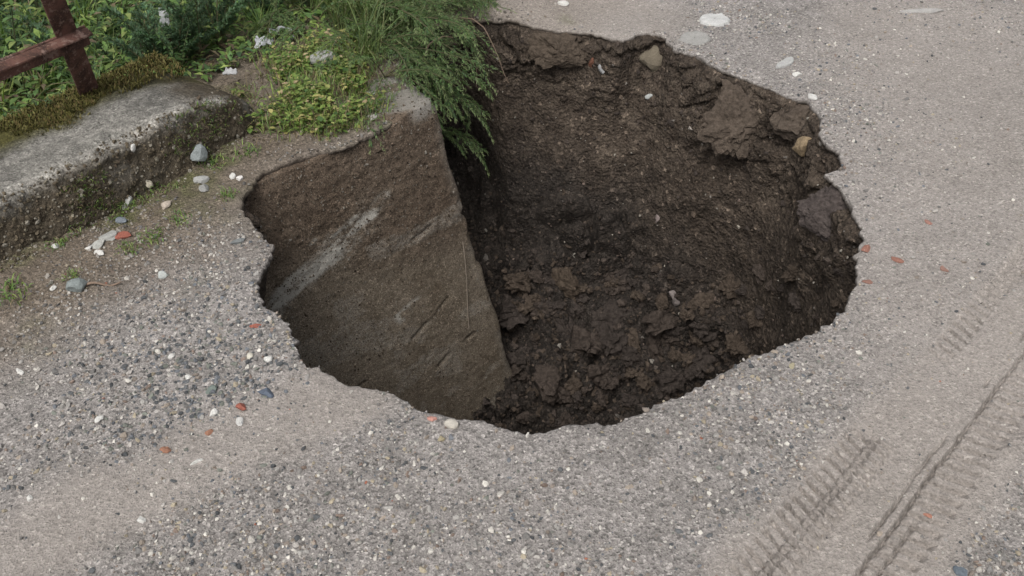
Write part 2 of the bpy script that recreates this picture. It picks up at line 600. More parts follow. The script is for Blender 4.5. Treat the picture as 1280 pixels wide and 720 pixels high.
# ------------------------------------------------------------------ ground sheet round the pit, out to the horizon
def build_ground():
    # angular spacing: finer towards the viewer and across the tyre marks
    seg = np.linalg.norm(np.roll(RIM, -1, 0) - RIM, axis=1)
    w = seg / np.hypot(np.hypot(RIM[:, 0], RIM[:, 1]), CAM_H)
    a, b = at(1066, 372)[:2], at(790, 522)[:2]
    angs = np.arctan2(RIM[:, 1] - CEN[1], RIM[:, 0] - CEN[0])
    a1, b1 = math.atan2(*(a - CEN)[::-1]), math.atan2(*(b - CEN)[::-1])
    w = np.where((angs < a1) & (angs > b1), w * 1.6, w)
    cw = np.r_[0, np.cumsum(w)]
    N = 1150
    t = np.interp(np.linspace(0, cw[-1], N, endpoint=False), cw, np.arange(len(RIM) + 1))
    i0 = np.floor(t).astype(int) % len(RIM)
    R = RIM[i0] + (RIM[(i0 + 1) % len(RIM)] - RIM[i0]) * (t - np.floor(t))[:, None]
    ang = np.unwrap(np.arctan2(R[:, 1] - CEN[1], R[:, 0] - CEN[0]))
    sgn = 1 if ang[-1] > ang[0] else -1
    # smooth, steadily turning spokes
    full = np.r_[ang[-60:] - sgn * 2 * np.pi, ang, ang[:60] + sgn * 2 * np.pi]
    k = np.hanning(121); k /= k.sum()
    ang = np.convolve(full, k, 'valid')
    D = np.stack([np.cos(ang), np.sin(ang)], 1)
    steps = np.r_[np.full(12, 0.004), np.full(200, 0.0075), 0.0075 * 1.04 ** np.arange(1, 75)]
    r = np.r_[0, np.cumsum(steps)]
    r = np.r_[r, r[-1] * 1.35 ** np.arange(1, 18)]
    X = R[None, :, 0] + r[:, None] * D[None, :, 0]
    Y = R[None, :, 1] + r[:, None] * D[None, :, 1]
    Z = ground_z(X.ravel(), Y.ravel()).reshape(X.shape)
    near = np.exp(-r / 0.02)[:, None]
    Z = Z - 0.006 * near
    # broken lip and underside of the crust
    lipt = 0.022 + 0.012 * fbm(p3(R[:, 0] * 9, R[:, 1] * 9), 3, 41)
    lx, ly, lz = [], [], []
    for off, dz in ((0.055, 1.25), (0.012, 1.1), (-0.003, 0.65), (-0.002, 0.28)):
        jit = 0.004 * fbm(p3(R[:, 0] * 80, R[:, 1] * 80, R[:, 0] * 0 + dz * 9), 2, 43)
        lx.append(R[:, 0] + (off + jit) * D[:, 0])
        ly.append(R[:, 1] + (off + jit) * D[:, 1])
        lz.append(Z[0] - lipt * dz)
    X = np.vstack([lx, X]); Y = np.vstack([ly, Y]); Z = np.vstack([lz, Z])
    V = np.stack([X.ravel(), Y.ravel(), Z.ravel()], 1)
    F = grid_faces(len(X), N, True)
    if sgn < 0:
        F = F[:, ::-1]
    F = F[:, ::-1] if False else F
    fc = V[F].mean(1)
    fu, fv = trk(fc[:, 0], fc[:, 1])
    sel = (fv > V_R1 - 0.06) & (fv < V_R3 + 0.07) & (fu > -0.45) & (fu < 1.0) & (np.arange(len(F)) > 8 * N)
    sel[sel] = ~inside(fc[sel, 0], fc[sel, 1])
    q4 = V[F[sel]]
    kk = 4
    g = np.linspace(0, 1, kk + 1)
    a_, b_ = np.meshgrid(g, g, indexing='ij')
    w4 = np.stack([(1 - a_) * (1 - b_), a_ * (1 - b_), a_ * b_, (1 - a_) * b_], -1).reshape(-1, 4)
    sub = np.einsum('kc,fcd->fkd', w4, q4).reshape(-1, 3)
    _, first, inv = np.unique(np.round(sub[:, :2] * 2e5).astype(np.int64), axis=0, return_index=True, return_inverse=True)
    inv = inv.ravel()
    nv = sub[first]
    nv[:, 2] = ground_z(nv[:, 0], nv[:, 1])
    gf = grid_faces(kk + 1, kk + 1)[:, ::-1]
    nf_ = inv[((np.arange(len(q4)) * (kk + 1) ** 2)[:, None, None] + gf[None]).reshape(-1, 4)] + len(V)
    F = np.vstack([F[~sel], nf_])
    V = np.vstack([V, nv])
    x, y = V[:, 0], V[:, 1]
    s, d = kerb_sd(x, y)
    nz = fbm(p3(x * 4, y * 4), 4, 51)
    dirt = sstep(-0.62, -0.12, d + 0.16 * nz) * (x < 0.6)
    dirt = np.maximum(dirt, sstep(0.55, 0.1, s * 0 + rim_dist_face(x, y)) * 0.8 * (d > -0.6))
    moss = sstep(-0.55, -0.1, d + 0.3 * fbm(p3(x * 7, y * 7), 3, 52)) * 0.7 * sstep(-0.1, 0.25, fbm(p3(x * 5, y * 5), 3, 53)) * (x < 0.3)
    dust = dust_mask(x, y)
    soil = np.zeros(len(V))
    soil[:3 * N] = np.clip(0.9 + 0.3 * fbm(V[:3 * N] * 20, 2, 54), 0, 1)
    soil[3 * N:4 * N] = 0.45
    # winding check: top must face up
    me = mesh_from('ground', V, F, True, {'dirt': np.clip(dirt, 0, 1), 'moss': np.clip(moss, 0, 1), 'dust': dust, 'soil': soil})
    up = me.polygons[N * 100].normal.z
    if up < 0:
        me.flip_normals()
    return tag(link('ground', me, M_GROUND), kind='structure')


FA, FB = at(318, 225)[:2], at(545, 131)[:2]          # the line of the buried wall's face


def rim_dist_face(x, y):
    return line_dist(x, y, FA, FB)


# ------------------------------------------------------------------ the pit
def floor_z(x, y):
    z = np.where(y > 2.83, -1.40 + (y - 2.83) * 1.05, -1.40 - np.minimum((2.83 - y) * 1.0, 0.6))
    z = z + 0.10 * sstep(0.35, 0.9, x) - 0.16 * (1 - sstep(-0.05, 0.22, x))
    return z


def build_pit():
    N, M1, M2 = 880, 145, 95
    t = np.linspace(0, len(RIM), N, endpoint=False)
    i0 = t.astype(int)
    R = RIM[i0]
    ks = np.hanning(75); ks /= ks.sum()
    RS = np.stack([np.convolve(np.r_[R[-37:, k], R[:, k], R[:37, k]], ks, 'valid') for k in range(2)], 1)
    nd = RS - CEN
    nd = nd / np.linalg.norm(nd, axis=1)[:, None]
    far, right, near = np.maximum(0, nd[:, 1]), np.maximum(0, nd[:, 0]), np.maximum(0, -nd[:, 1])
    ob = 0.33 * far ** 1.5 + 0.14 * right - 0.30 * near
    face = 1 - sstep(0.02, 0.12, line_dist(R[:, 0], R[:, 1], FA - (FB - FA) * 0.4, FB))
    leftback = ((R[:, 0] < -0.1) & (R[:, 1] > 3.0)).astype(float)
    ob = ob * (1 - np.maximum(face, leftback)) - 0.15 * np.maximum(face, 0.6 * leftback)
    kk = np.hanning(31); kk /= kk.sum()
    ob = np.convolve(np.r_[ob[-15:], ob, ob[:15]], kk, 'valid')
    B = RS - nd * ob[:, None]
    zb = floor_z(B[:, 0], B[:, 1])
    zt = ground_z(R[:, 0], R[:, 1]) - 0.014
    s = np.linspace(0, 1, M1)
    # a hollow below the crust, then a steady slope
    prof = s[:, None] ** 1.15
    toS = sstep(0.05, 0.45, s)[:, None]
    under = np.clip(np.maximum(sstep(0.0, 0.35, near), face) * 0.10, 0, 0.1)[None, :] * sstep(0.0, 0.08, s)[:, None]
    X = R[None, :, 0] * (1 - toS) + RS[None, :, 0] * toS + nd[None, :, 0] * (0.016 + under - ob[None, :] * prof)
    Y = R[None, :, 1] * (1 - toS) + RS[None, :, 1] * toS + nd[None, :, 1] * (0.016 + under - ob[None, :] * prof)
    calm1 = 1 - np.clip(np.maximum(sstep(-0.05, 0.2, near), face), 0, 1)
    Z = zt[None, :] * (1 - s[:, None]) + zb[None, :] * s[:, None]
    q = np.linspace(0, 1, M2 + 1)[1:] ** 0.9
    q[-1] = 0.995
    FX = B[None, :, 0] * (1 - q[:, None]) + CEN[0] * q[:, None]
    FY = B[None, :, 1] * (1 - q[:, None]) + (CEN[1] + 0.1) * q[:, None]
    FZ = floor_z(FX, FY)
    V = np.stack([np.vstack([X, FX]).ravel(), np.vstack([Y, FY]).ravel(), np.vstack([Z, FZ]).ravel()], 1)
    ND = np.vstack([np.repeat(nd[None], M1, 0).reshape(-1, 2), np.repeat(nd[None], M2, 0).reshape(-1, 2)])
    S = np.r_[np.repeat(s, N), np.full(M2 * N, 1.0)]
    Q = np.r_[np.zeros(M1 * N), np.repeat(q, N)]
    wall = (1 - sstep(0.0, 0.12, Q)) * (1 - 0.5 * sstep(0.8, 1.0, S))
    dep = -V[:, 2]
    anchor = sstep(0.0, 0.05, dep) * np.maximum(np.tile(calm1, M1 + M2), 0.12 * (S < 0.99) + 0.0)
    # wall relief (positive: out into the void)
    upper = 1 - sstep(0.12, 0.46, dep + 0.30 * fbm(V * 2.2, 3, 60))
    wp = V * np.array([1, 1, 1.25]) + 0.05 * np.stack([fbm(V * 6, 2, 61), fbm(V * 6, 2, 62), fbm(V * 6, 2, 63)], 1)
    f1, f2, cid = worley(wp * 4.2, 64)
    crack = sstep(0.0, 0.10, f2 - f1)
    blocks = (0.015 + 0.085 * cid) * crack
    g1, g2, gid = worley(wp * 11, 70)
    small = (0.004 + 0.026 * gid) * sstep(0.0, 0.16, g2 - g1)
    h1, h2, hid = worley(V * 30, 75)
    relief = 0.05 * fbm(V * 2.6, 3, 66) + upper * (0.6 * blocks + 0.004) + (0.15 + 0.6 * upper) * small \
        + 0.006 * (hid - 0.3) * sstep(0.0, 0.25, h2 - h1) + 0.010 * fbm(V * 18, 3, 67) + 0.006 * fbm(V * 60, 2, 68)
    # vertical scrape marks low on the wall
    relief += (1 - upper) * 0.010 * fbm(V * np.array([30, 30, 4.0]), 3, 69)
    # a shallow undercut below the blocky layer
    relief -= 0.015 * np.exp(-((dep - 0.36) / 0.10) ** 2)
    V[:, :2] -= ND * (relief * anchor * wall)[:, None]
    V[:, 2] += wall * anchor * 0.02 * fbm(V * 9, 3, 71)
    # floor relief: tumbled clods
    fl = sstep(0.62, 0.9, S)
    k1, k2, kid = worley(V * np.array([5.5, 5.5, 6.5]), 80)
    m1, m2, mid_ = worley(V * 15, 84)
    n1, n2, nid = worley(V * 34, 88)
    lump = 0.12 * (kid - 0.35) * sstep(0.0, 0.22, k2 - k1) + 0.05 * mid_ * sstep(0.0, 0.3, m2 - m1) \
        + 0.020 * nid * sstep(0.0, 0.3, n2 - n1) + 0.008 * fbm(V * 50, 2, 89)
    V[:, 2] += fl * lump * 0.9
    V[:, :2] -= ND * (fl * lump * 0.55 * (V[:, 1:2].ravel() > 2.6))[:, None]
    F = grid_faces(M1 + M2, N, True)
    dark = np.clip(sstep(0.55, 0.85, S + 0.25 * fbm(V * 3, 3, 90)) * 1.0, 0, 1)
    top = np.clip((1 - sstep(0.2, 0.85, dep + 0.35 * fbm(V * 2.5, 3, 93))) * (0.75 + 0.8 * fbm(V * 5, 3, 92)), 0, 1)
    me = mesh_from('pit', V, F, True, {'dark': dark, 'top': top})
    return tag(link('pit', me, M_SOIL), kind='structure')


# ------------------------------------------------------------------ buried concrete wall on the left side of the pit
WD = (FB - FA) / np.linalg.norm(FB - FA)
WN = np.array([WD[1], -WD[0]])                     # out into the void
WLEN = float(np.linalg.norm(FB - FA))
W_DEPTH, W_BATTER, W_END = 1.75, 0.155, 0.150       # batter of the face, slope of the end


def face_px(px, py):
    """(along, down) on the face for a pixel"""
    d = ray(px, py)
    o = np.array([0, 0, CAM_H])
    # plane: ((p-FA).WN) + W_BATTER*(z) ... face moves out with depth: (p-FA).WN = -W_BATTER*z
    nrm = np.array([WN[0], WN[1], W_BATTER])
    t = -((o[:2] - FA) @ WN + W_BATTER * o[2]) / (nrm @ d)
    p = o + d * t
    return float((p[:2] - FA) @ WD), float(-p[2])


def build_wall():
    rows, nf, ne = 225, 265, 24
    v = np.r_[0, 0, np.linspace(0, 1, rows) ** 1.05 * W_DEPTH]
    V, earth, stain, bare = [], [], [], []
    l1, t1 = np.linspace(-1.1, 0, nf), np.linspace(0, 1, ne)
    st_line = [face_px(*p) for p in ((338, 392), (352, 372), (385, 345), (415, 317), (442, 290), (456, 272))]
    st_thin = [face_px(*p) for p in ((392, 306), (420, 290), (445, 268), (482, 241))]
    st2 = [face_px(*p) for p in ((500, 395), (520, 380))]
    for k, vv in enumerate(v):
        Lc = WLEN + W_END * vv
        L = Lc + (np.linspace(0, 1, nf) ** 1.0 - 1) * (1.25 + Lc)
        f = np.stack([L, np.zeros(nf) + W_BATTER * vv], 1)
        bev = 0.035
        cth = np.linspace(0, np.pi / 2, 8)
        f = f[f[:, 0] < Lc - bev]
        f = np.stack([np.interp(np.linspace(0, 1, nf), np.linspace(0, 1, len(f)), f[:, 0]), np.full(nf, W_BATTER * vv)], 1)
        c = np.stack([Lc - bev + bev * np.sin(cth), W_BATTER * vv - bev + bev * np.cos(cth)], 1)
        e = np.stack([np.full(ne, Lc), W_BATTER * vv - bev - 0.6 * t1], 1)
        bk = np.array([[-1.25, W_BATTER * vv - bev - 0.6]])
        sec = np.vstack([f, c, e, bk])
        if k == 0:
            sec = sec + (np.array([WLEN / 2 - 0.3, -0.3]) - sec) * 0.9
        elif k == 1:
            sec = sec + (np.array([WLEN / 2 - 0.3, -0.3]) - sec) * 0.03
        V.append(np.column_stack([sec, np.full(len(sec), -vv)]))
    V = np.array(V)
    K = V.shape[1]
    LV = V.reshape(-1, 3).copy()
    a, dn = LV[:, 0], -LV[:, 2]
    onface = (np.tile(np.arange(K), len(v)) < nf + 4)
    top_z = -0.014 + 0.030 * sstep(WLEN - 0.22, WLEN - 0.10, a)
    # relief of the cast face
    q = np.stack([a, dn, a * 0], 1)
    rel = 0.010 * fbm(q * 2.0, 2, 101) + 0.002 * fbm(q * 14, 3, 102) + 0.003 * fbm(q * 75, 3, 103)
    # upper third: earth still sticking to the face
    ev = 0.40 + 0.16 * (a / WLEN) + 0.10 * fbm(q * 5, 3, 104)
    e = (1 - sstep(-0.14, 0.10, dn - ev)) 
    rel += e * (0.006 + 0.0035 * fbm(q * 30, 4, 105) + 0.004 * fbm(q * 90, 3, 116)) * sstep(0, 0.05, dn)
    # board joints, parallel to the top
    for line in (((528, 474), (560, 441), (593, 414)), ((446, 486), (476, 457)), ((491, 313), (549, 273)), ((515, 420), (560, 372))):
        ln = [np.array(face_px(*p)) for p in line]
        dj = np.full(len(a), 9.0)
        for p0, p1 in zip(ln[:-1], ln[1:]):
            dj = np.minimum(dj, line_dist(a, dn + 0.016 * fbm(p3(a * 9, a * 0), 2, 106), p0, p1))
        rel -= 0.012 * np.exp(-(dj / 0.006) ** 2) * sstep(-0.45, 0.15, fbm(q * 14, 3, 107))
    edge = sstep(K * 0 + nf - 6, nf + 4, np.tile(np.arange(K), len(v)).astype(float))
    LV[:, 1] += rel * onface
    LV[:, 0] += (0.020 * fbm(q * 5, 4, 108) - 0.030 * np.maximum(0, fbm(q * 13, 3, 117) - 0.12)) * edge
    LV[:, 2] = LV[:, 2] + top_z * (1 - sstep(0, 0.25, dn))
    # chipped top corner
    topc = (dn < 0.06)
    LV[:, 2] -= topc * 0.018 * np.maximum(0, fbm(p3(a * 16, LV[:, 1] * 16), 3, 109))

    def poly_d(line):
        dm = np.full(len(a), 9.0)
        for p0, p1 in zip(line[:-1], line[1:]):
            dm = np.minimum(dm, line_dist(a, dn, np.array(p0), np.array(p1)))
        return dm
    dline = poly_d(st_line)
    sdv = np.array(st_line[-1]) - np.array(st_line[0]); sdv /= np.linalg.norm(sdv)
    fib = fbm(np.stack([(a * sdv[0] + dn * sdv[1]) * 7, (dn * sdv[0] - a * sdv[1]) * 38, a * 0], 1), 4, 111)
    wdt = 0.062 + 0.028 * fbm(q * 7, 2, 110)
    stn = 1.1 * np.exp(-(dline / wdt) ** 2) * np.clip(0.75 + 0.9 * fib, 0, 1)
    stn = np.maximum(stn, 1.0 * np.exp(-(poly_d(st_thin) / 0.022) ** 2) * np.clip(0.75 + 0.9 * fib, 0, 1))
    stn = np.maximum(stn, 0.7 * (1 - sstep(0.01, 0.06, poly_d(st2))) * sstep(-0.1, 0.2, fbm(q * 20, 3, 112)))
    stn = np.maximum(stn, 0.42 * sstep(0.1, 0.4, fbm(q * np.array([5, 9, 1]) + 4, 4, 113)) * (dn > 0.4))
    e = e * (1 - stn)
    br = (1 - sstep(0.02, 0.07, dn + 0.02 * fbm(q * 20, 2, 114))) * sstep(WLEN - 0.14, WLEN - 0.07, a) * 0.9
    br = np.maximum(br, 0.22 * edge * sstep(-0.1, 0.3, fbm(q * 8, 3, 115)))
    W = np.column_stack([FA[0] + WD[0] * LV[:, 0] + WN[0] * LV[:, 1], FA[1] + WD[1] * LV[:, 0] + WN[1] * LV[:, 1], LV[:, 2]])
    F = grid_faces(len(v), K, True)
    root = empty('concrete_abutment', (FA[0], FA[1], -W_DEPTH))
    W -= np.array([FA[0], FA[1], -W_DEPTH])
    me = mesh_from('wall_block', W, F, True, {'earth': np.clip(e, 0, 1), 'stain': np.clip(stn, 0, 1), 'bare': np.clip(br, 0, 1)})
    ctr = W.mean(0)
    pl = me.polygons[K * 150 + 100]
    if np.dot(np.array(pl.normal)[:2], WN) < 0:
        me.flip_normals()
    link('wall_block', me, M_CONC, root)
    # thin pale seam standing proud near the end of the wall
    pa, pb = face_px(576, 300), face_px(585, 408)
    n = 40
    tt = np.linspace(0, 1, n)
    La = pa[0] + (pb[0] - pa[0]) * tt + 0.004 * np.sin(tt * 5)
    Va = pa[1] + (pb[1] - pa[1]) * tt
    rad = 0.0022
    ring = []
    for k in range(6):
        th = k / 6 * 2 * np.pi
        lx, ly = La + rad * np.cos(th), W_BATTER * Va + 0.012 + rad * np.sin(th)
        ring.append(np.column_stack([FA[0] + WD[0] * lx + WN[0] * ly, FA[1] + WD[1] * lx + WN[1] * ly, -Va]))
    RV = np.stack(ring, 1).reshape(-1, 3) - np.array([FA[0], FA[1], -W_DEPTH])
    link('seam', mesh_from('seam', RV, grid_faces(n, 6, True), True, cols=np.tile((0.24, 0.20, 0.16), (len(RV), 1))), M_STONE, root)
    tag(root, 'buried concrete wall with slanting end and white streak, left side of the pit', 'wall')
    return root


# ------------------------------------------------------------------ kerb with moss, on the left
def build_kerb():
    n, S0 = 470, -2.2
    s = np.linspace(S0, KEND + 0.02, n)
    prof = []       # cross section: (d behind the front line, height)
    for d0, h0, d1, h1, k in ((-0.075, -0.12, -0.012, 0.185, 44), (-0.012, 0.185, 0.012, 0.207, 8), (0.012, 0.207, 0.335, 0.200, 60), (0.335, 0.200, 0.36, 0.165, 6), (0.36, 0.165, 0.37, -0.25, 8)):
        prof += [(d0 + (d1 - d0) * j / k, h0 + (h1 - h0) * j / k) for j in range(k)]
    prof.append((0.37, -0.25))
    prof = np.array(prof)
    K = len(prof)
    Sg = np.repeat(s, K)
    D = np.tile(prof[:, 0], n)
    H = np.tile(prof[:, 1], n)
    # rounded, broken end
    e = np.clip((Sg - (KEND - 0.38)) / 0.40, 0, 1)
    fall = 1 - np.sqrt(np.clip(1 - e ** 2, 0, 1))
    D = 0.17 + (D - 0.17) * (1 - 0.55 * fall)
    H = H * (1 - 0.85 * fall) - 0.05 * fall
    q = np.column_stack([Sg, D, H])
    H = H + 0.007 * fbm(q * 4, 3, 121) + 0.005 * fbm(q * 20, 3, 122) + 0.004 * fbm(q * 60, 3, 123)
    front = 1 - sstep(0.0, 0.03, D)
    D = D - front * (0.022 * fbm(q * 6, 4, 124) + 0.009 * fbm(q * 26, 3, 125) + 0.006 * fbm(q * 75, 3, 126))
    chip = sstep(0.0, 0.5, fbm(p3(Sg * 5, Sg * 0), 3, 127)) * np.exp(-((D - 0.01) / 0.03) ** 2) * (H > 0.1)
    H = H - 0.030 * chip
    x = K0[0] + KD[0] * Sg + KN[0] * D
    y = K0[1] + KD[1] * Sg + KN[1] * D
    V = np.column_stack([x, y, H])
    nz = fbm(q * 9, 4, 128)
    dirt = np.clip(front * (0.95 + 0.5 * nz) + 1.1 * sstep(KEND - 0.34, KEND - 0.16, Sg) * (0.8 + nz), 0, 1)
    dirt = dirt * (1 - 0.8 * sstep(0.150, 0.205, H + 0.05 * nz) * (1 - sstep(KEND - 0.36, KEND - 0.2, Sg)))
    edge = np.exp(-((D - 0.012) / 0.018) ** 2) * (H > 0.14)
    moss = np.clip(sstep(0.17, 0.27, D + 0.07 * fbm(q * 6, 3, 129)), 0, 1) * (1 - 0.4 * sstep(KEND - 0.4, KEND - 0.2, Sg))
    root = empty('concrete_kerb', (K0[0], K0[1], 0))
    me = mesh_from('kerb_body', V - np.array([K0[0], K0[1], 0]), grid_faces(n, K), True, {'dirt': dirt, 'edge': edge, 'moss': moss})
    if me.polygons[(n // 2) * (K - 1) + 60].normal.z < 0:
        me.flip_normals()
    link('kerb_body', me, M_KERB, root)
    # moss cushions along the back of the top
    rng = np.random.default_rng(5)
    cnt = 8000
    ss = rng.uniform(S0 + 0.6, KEND - 0.12, cnt)
    dd = 0.37 - np.abs(rng.normal(0, 0.10, cnt))
    keep = (dd > 0.10) & (fbm(p3(ss * 6, dd * 9), 3, 130) + 3.2 * (dd - 0.24) > -0.22)
    ss, dd = ss[keep], dd[keep]
    hh = 0.200 + 0.007 * fbm(np.column_stack([ss, dd, ss * 0 + 0.2]) * 4, 3, 121)
    P = np.column_stack([K0[0] + KD[0] * ss + KN[0] * dd, K0[1] + KD[1] * ss + KN[1] * dd, hh]) - np.array([K0[0], K0[1], 0])
    pal = np.array([(0.075, 0.070, 0.022), (0.105, 0.095, 0.030), (0.060, 0.060, 0.020), (0.120, 0.090, 0.040), (0.150, 0.135, 0.055)])
    VV, FF, CC = blades(rng, P, 3, 0.006, 0.022, 0.004, pal, 1.0)
    tag(link('moss', mesh_from('moss', VV, FF, True, cols=CC), M_MOSS, root), kind='stuff')
    tag(root, 'low grey concrete kerb with mossy top and a broken end', 'kerb')


def blades(rng, P, per, lo, hi, wid, pal, spread, lean=None, curl=0.6):
    """thin three-joint blades growing from points P -> verts, faces, colours"""
    P = np.repeat(P, per, 0)
    n = len(P)
    L = rng.uniform(lo, hi, n)
    az = rng.uniform(0, 2 * np.pi, n)
    out = np.stack([np.cos(az), np.sin(az), np.zeros(n)], 1)
    if lean is not None:
        out = out + np.asarray(lean)
    side = np.stack([-np.sin(az), np.cos(az), np.zeros(n)], 1)
    til = rng.uniform(0.15, 1.0, n) * spread
    w = wid * rng.uniform(0.7, 1.4, n)
    P = P + out * 0.01 * rng.uniform(0, 1, n)[:, None]
    c, cur = [], P.copy()
    ang = til * 0.5
    pts_ = [cur]
    for j in range(3):
        dirv = out * np.sin(ang)[:, None] + np.array([0, 0, 1]) * np.cos(ang)[:, None]
        cur = cur + dirv * (L / 3)[:, None]
        pts_.append(cur)
        ang = ang + curl * til
    ws = [0.8, 1.0, 0.7]
    vs = []
    for j in range(3):
        vs += [pts_[j] - side * (w * ws[j] / 2)[:, None], pts_[j] + side * (w * ws[j] / 2)[:, None]]
    vs.append(pts_[3])
    V = np.stack(vs, 1)
    b = np.arange(n)[:, None] * 7
    tri = np.array([[0, 1, 3], [0, 3, 2], [2, 3, 5], [2, 5, 4], [4, 5, 6]])
    F = (b[:, None, :] + tri[None]).reshape(-1, 3)
    pc = pal[rng.integers(0, len(pal), n)] * rng.uniform(0.75, 1.25, n)[:, None]
    C = np.repeat(pc, 7, 0)
    return V.reshape(-1, 3), F, C


ground = build_ground()
pit = build_pit()
build_wall()
build_kerb()
bpy.context.view_layer.update()
DG = bpy.context.evaluated_depsgraph_get()


def cast(o, d, skip_z=True):
    ok, p, n, i, ob, mx = scene.ray_cast(DG, Vector(o), Vector(d))
    return (np.array(p), np.array(n), ob) if ok else (None, None, None)


def hit(px, py):
    """what the built place shows at a pixel of the photograph"""
    return cast((0, 0, CAM_H), ray(px, py))


def drop(x, y, z0=1.0):
    return cast((x, y, z0), (0, 0, -1))


# ------------------------------------------------------------------ stones
def ico(sub):
    bm = bmesh.new()
    bmesh.ops.create_icosphere(bm, subdivisions=sub, radius=1.0)
    bm.verts.ensure_lookup_table()
    V = np.array([v.co[:] for v in bm.verts])
    F = np.array([[v.index for v in f.verts] for f in bm.faces])
    bm.free()
    return V, F


def rock_shape(sub, seed, angular=0.5, rough=0.25):
    V, F = ico(sub)
    rng = np.random.default_rng(seed)
    V = V * rng.uniform(0.75, 1.15, 3)
    # cut a few flat faces
    for k in range(int(5 + 9 * angular)):
        n = rng.normal(0, 1, 3); n /= np.linalg.norm(n)
        c = rng.uniform(0.42, 0.80)
        dd = V @ n - c
        V = V - np.outer(np.maximum(0, dd) * min(1.0, 0.45 + angular), n)
    V = V * (1 + rough * (0.7 * fbm(V * 1.6 + seed * 3.1, 2, seed) + 0.35 * fbm(V * 4.5 + seed, 2, seed + 1)))[:, None]
    V = V / np.abs(V).max(0)
    return V, F


STONE_PAL = np.array([(0.17, 0.165, 0.16), (0.24, 0.23, 0.22), (0.30, 0.29, 0.275), (0.37, 0.35, 0.33), (0.22, 0.19, 0.165), (0.29, 0.25, 0.21),
                      (0.11, 0.115, 0.12), (0.075, 0.08, 0.085), (0.14, 0.15, 0.165), (0.42, 0.40, 0.37), (0.52, 0.50, 0.46), (0.33, 0.29, 0.22),
                      (0.20, 0.155, 0.13), (0.16, 0.17, 0.15), (0.54, 0.52, 0.48), (0.30, 0.12, 0.08)])
STONE_P = np.array([10, 14, 14, 11, 8, 8, 8, 5, 6, 8, 6, 5, 4, 4, 4.0, 0.2])
STONE_P = STONE_P / STONE_P.sum()


def scatter_mesh(P, R, C, templates, rng, flat=0.7, tilt=0.5):
    """join many small deformed lumps into one mesh"""
    VV, FF, CC, base = [], [], [], 0
    tid = rng.integers(0, len(templates), len(P))
    for k, (tv, tf) in enumerate(templates):
        idx = np.nonzero(tid == k)[0]
        n = len(idx)
        if not n:
            continue
        a = rng.uniform(0, 2 * np.pi, n)
        sc = np.stack([rng.uniform(0.75, 1.35, n), rng.uniform(0.65, 1.1, n), flat * rng.uniform(0.7, 1.3, n)], 1)
        v = tv[None] * sc[:, None, :]
        tx, ty = rng.normal(0, tilt, n), rng.normal(0, tilt, n)
        cx, sx = np.cos(tx)[:, None], np.sin(tx)[:, None]
        y = v[:, :, 1] * cx - v[:, :, 2] * sx
        z = v[:, :, 1] * sx + v[:, :, 2] * cx
        cy, sy = np.cos(ty)[:, None], np.sin(ty)[:, None]
        x = v[:, :, 0] * cy + z * sy
        z = -v[:, :, 0] * sy + z * cy
        ca, sa = np.cos(a)[:, None], np.sin(a)[:, None]
        x, y = x * ca - y * sa, x * sa + y * ca
        v = np.stack([x, y, z], -1) * R[idx][:, None, None] + P[idx][:, None, :]
        VV.append(v.reshape(-1, 3))
        FF.append((tf[None] + (np.arange(n) * len(tv))[:, None, None]).reshape(-1, 3) + base)
        CC.append(np.repeat(C[idx], len(tv), 0))
        base += n * len(tv)
    return np.vstack(VV), np.vstack(FF), np.vstack(CC)


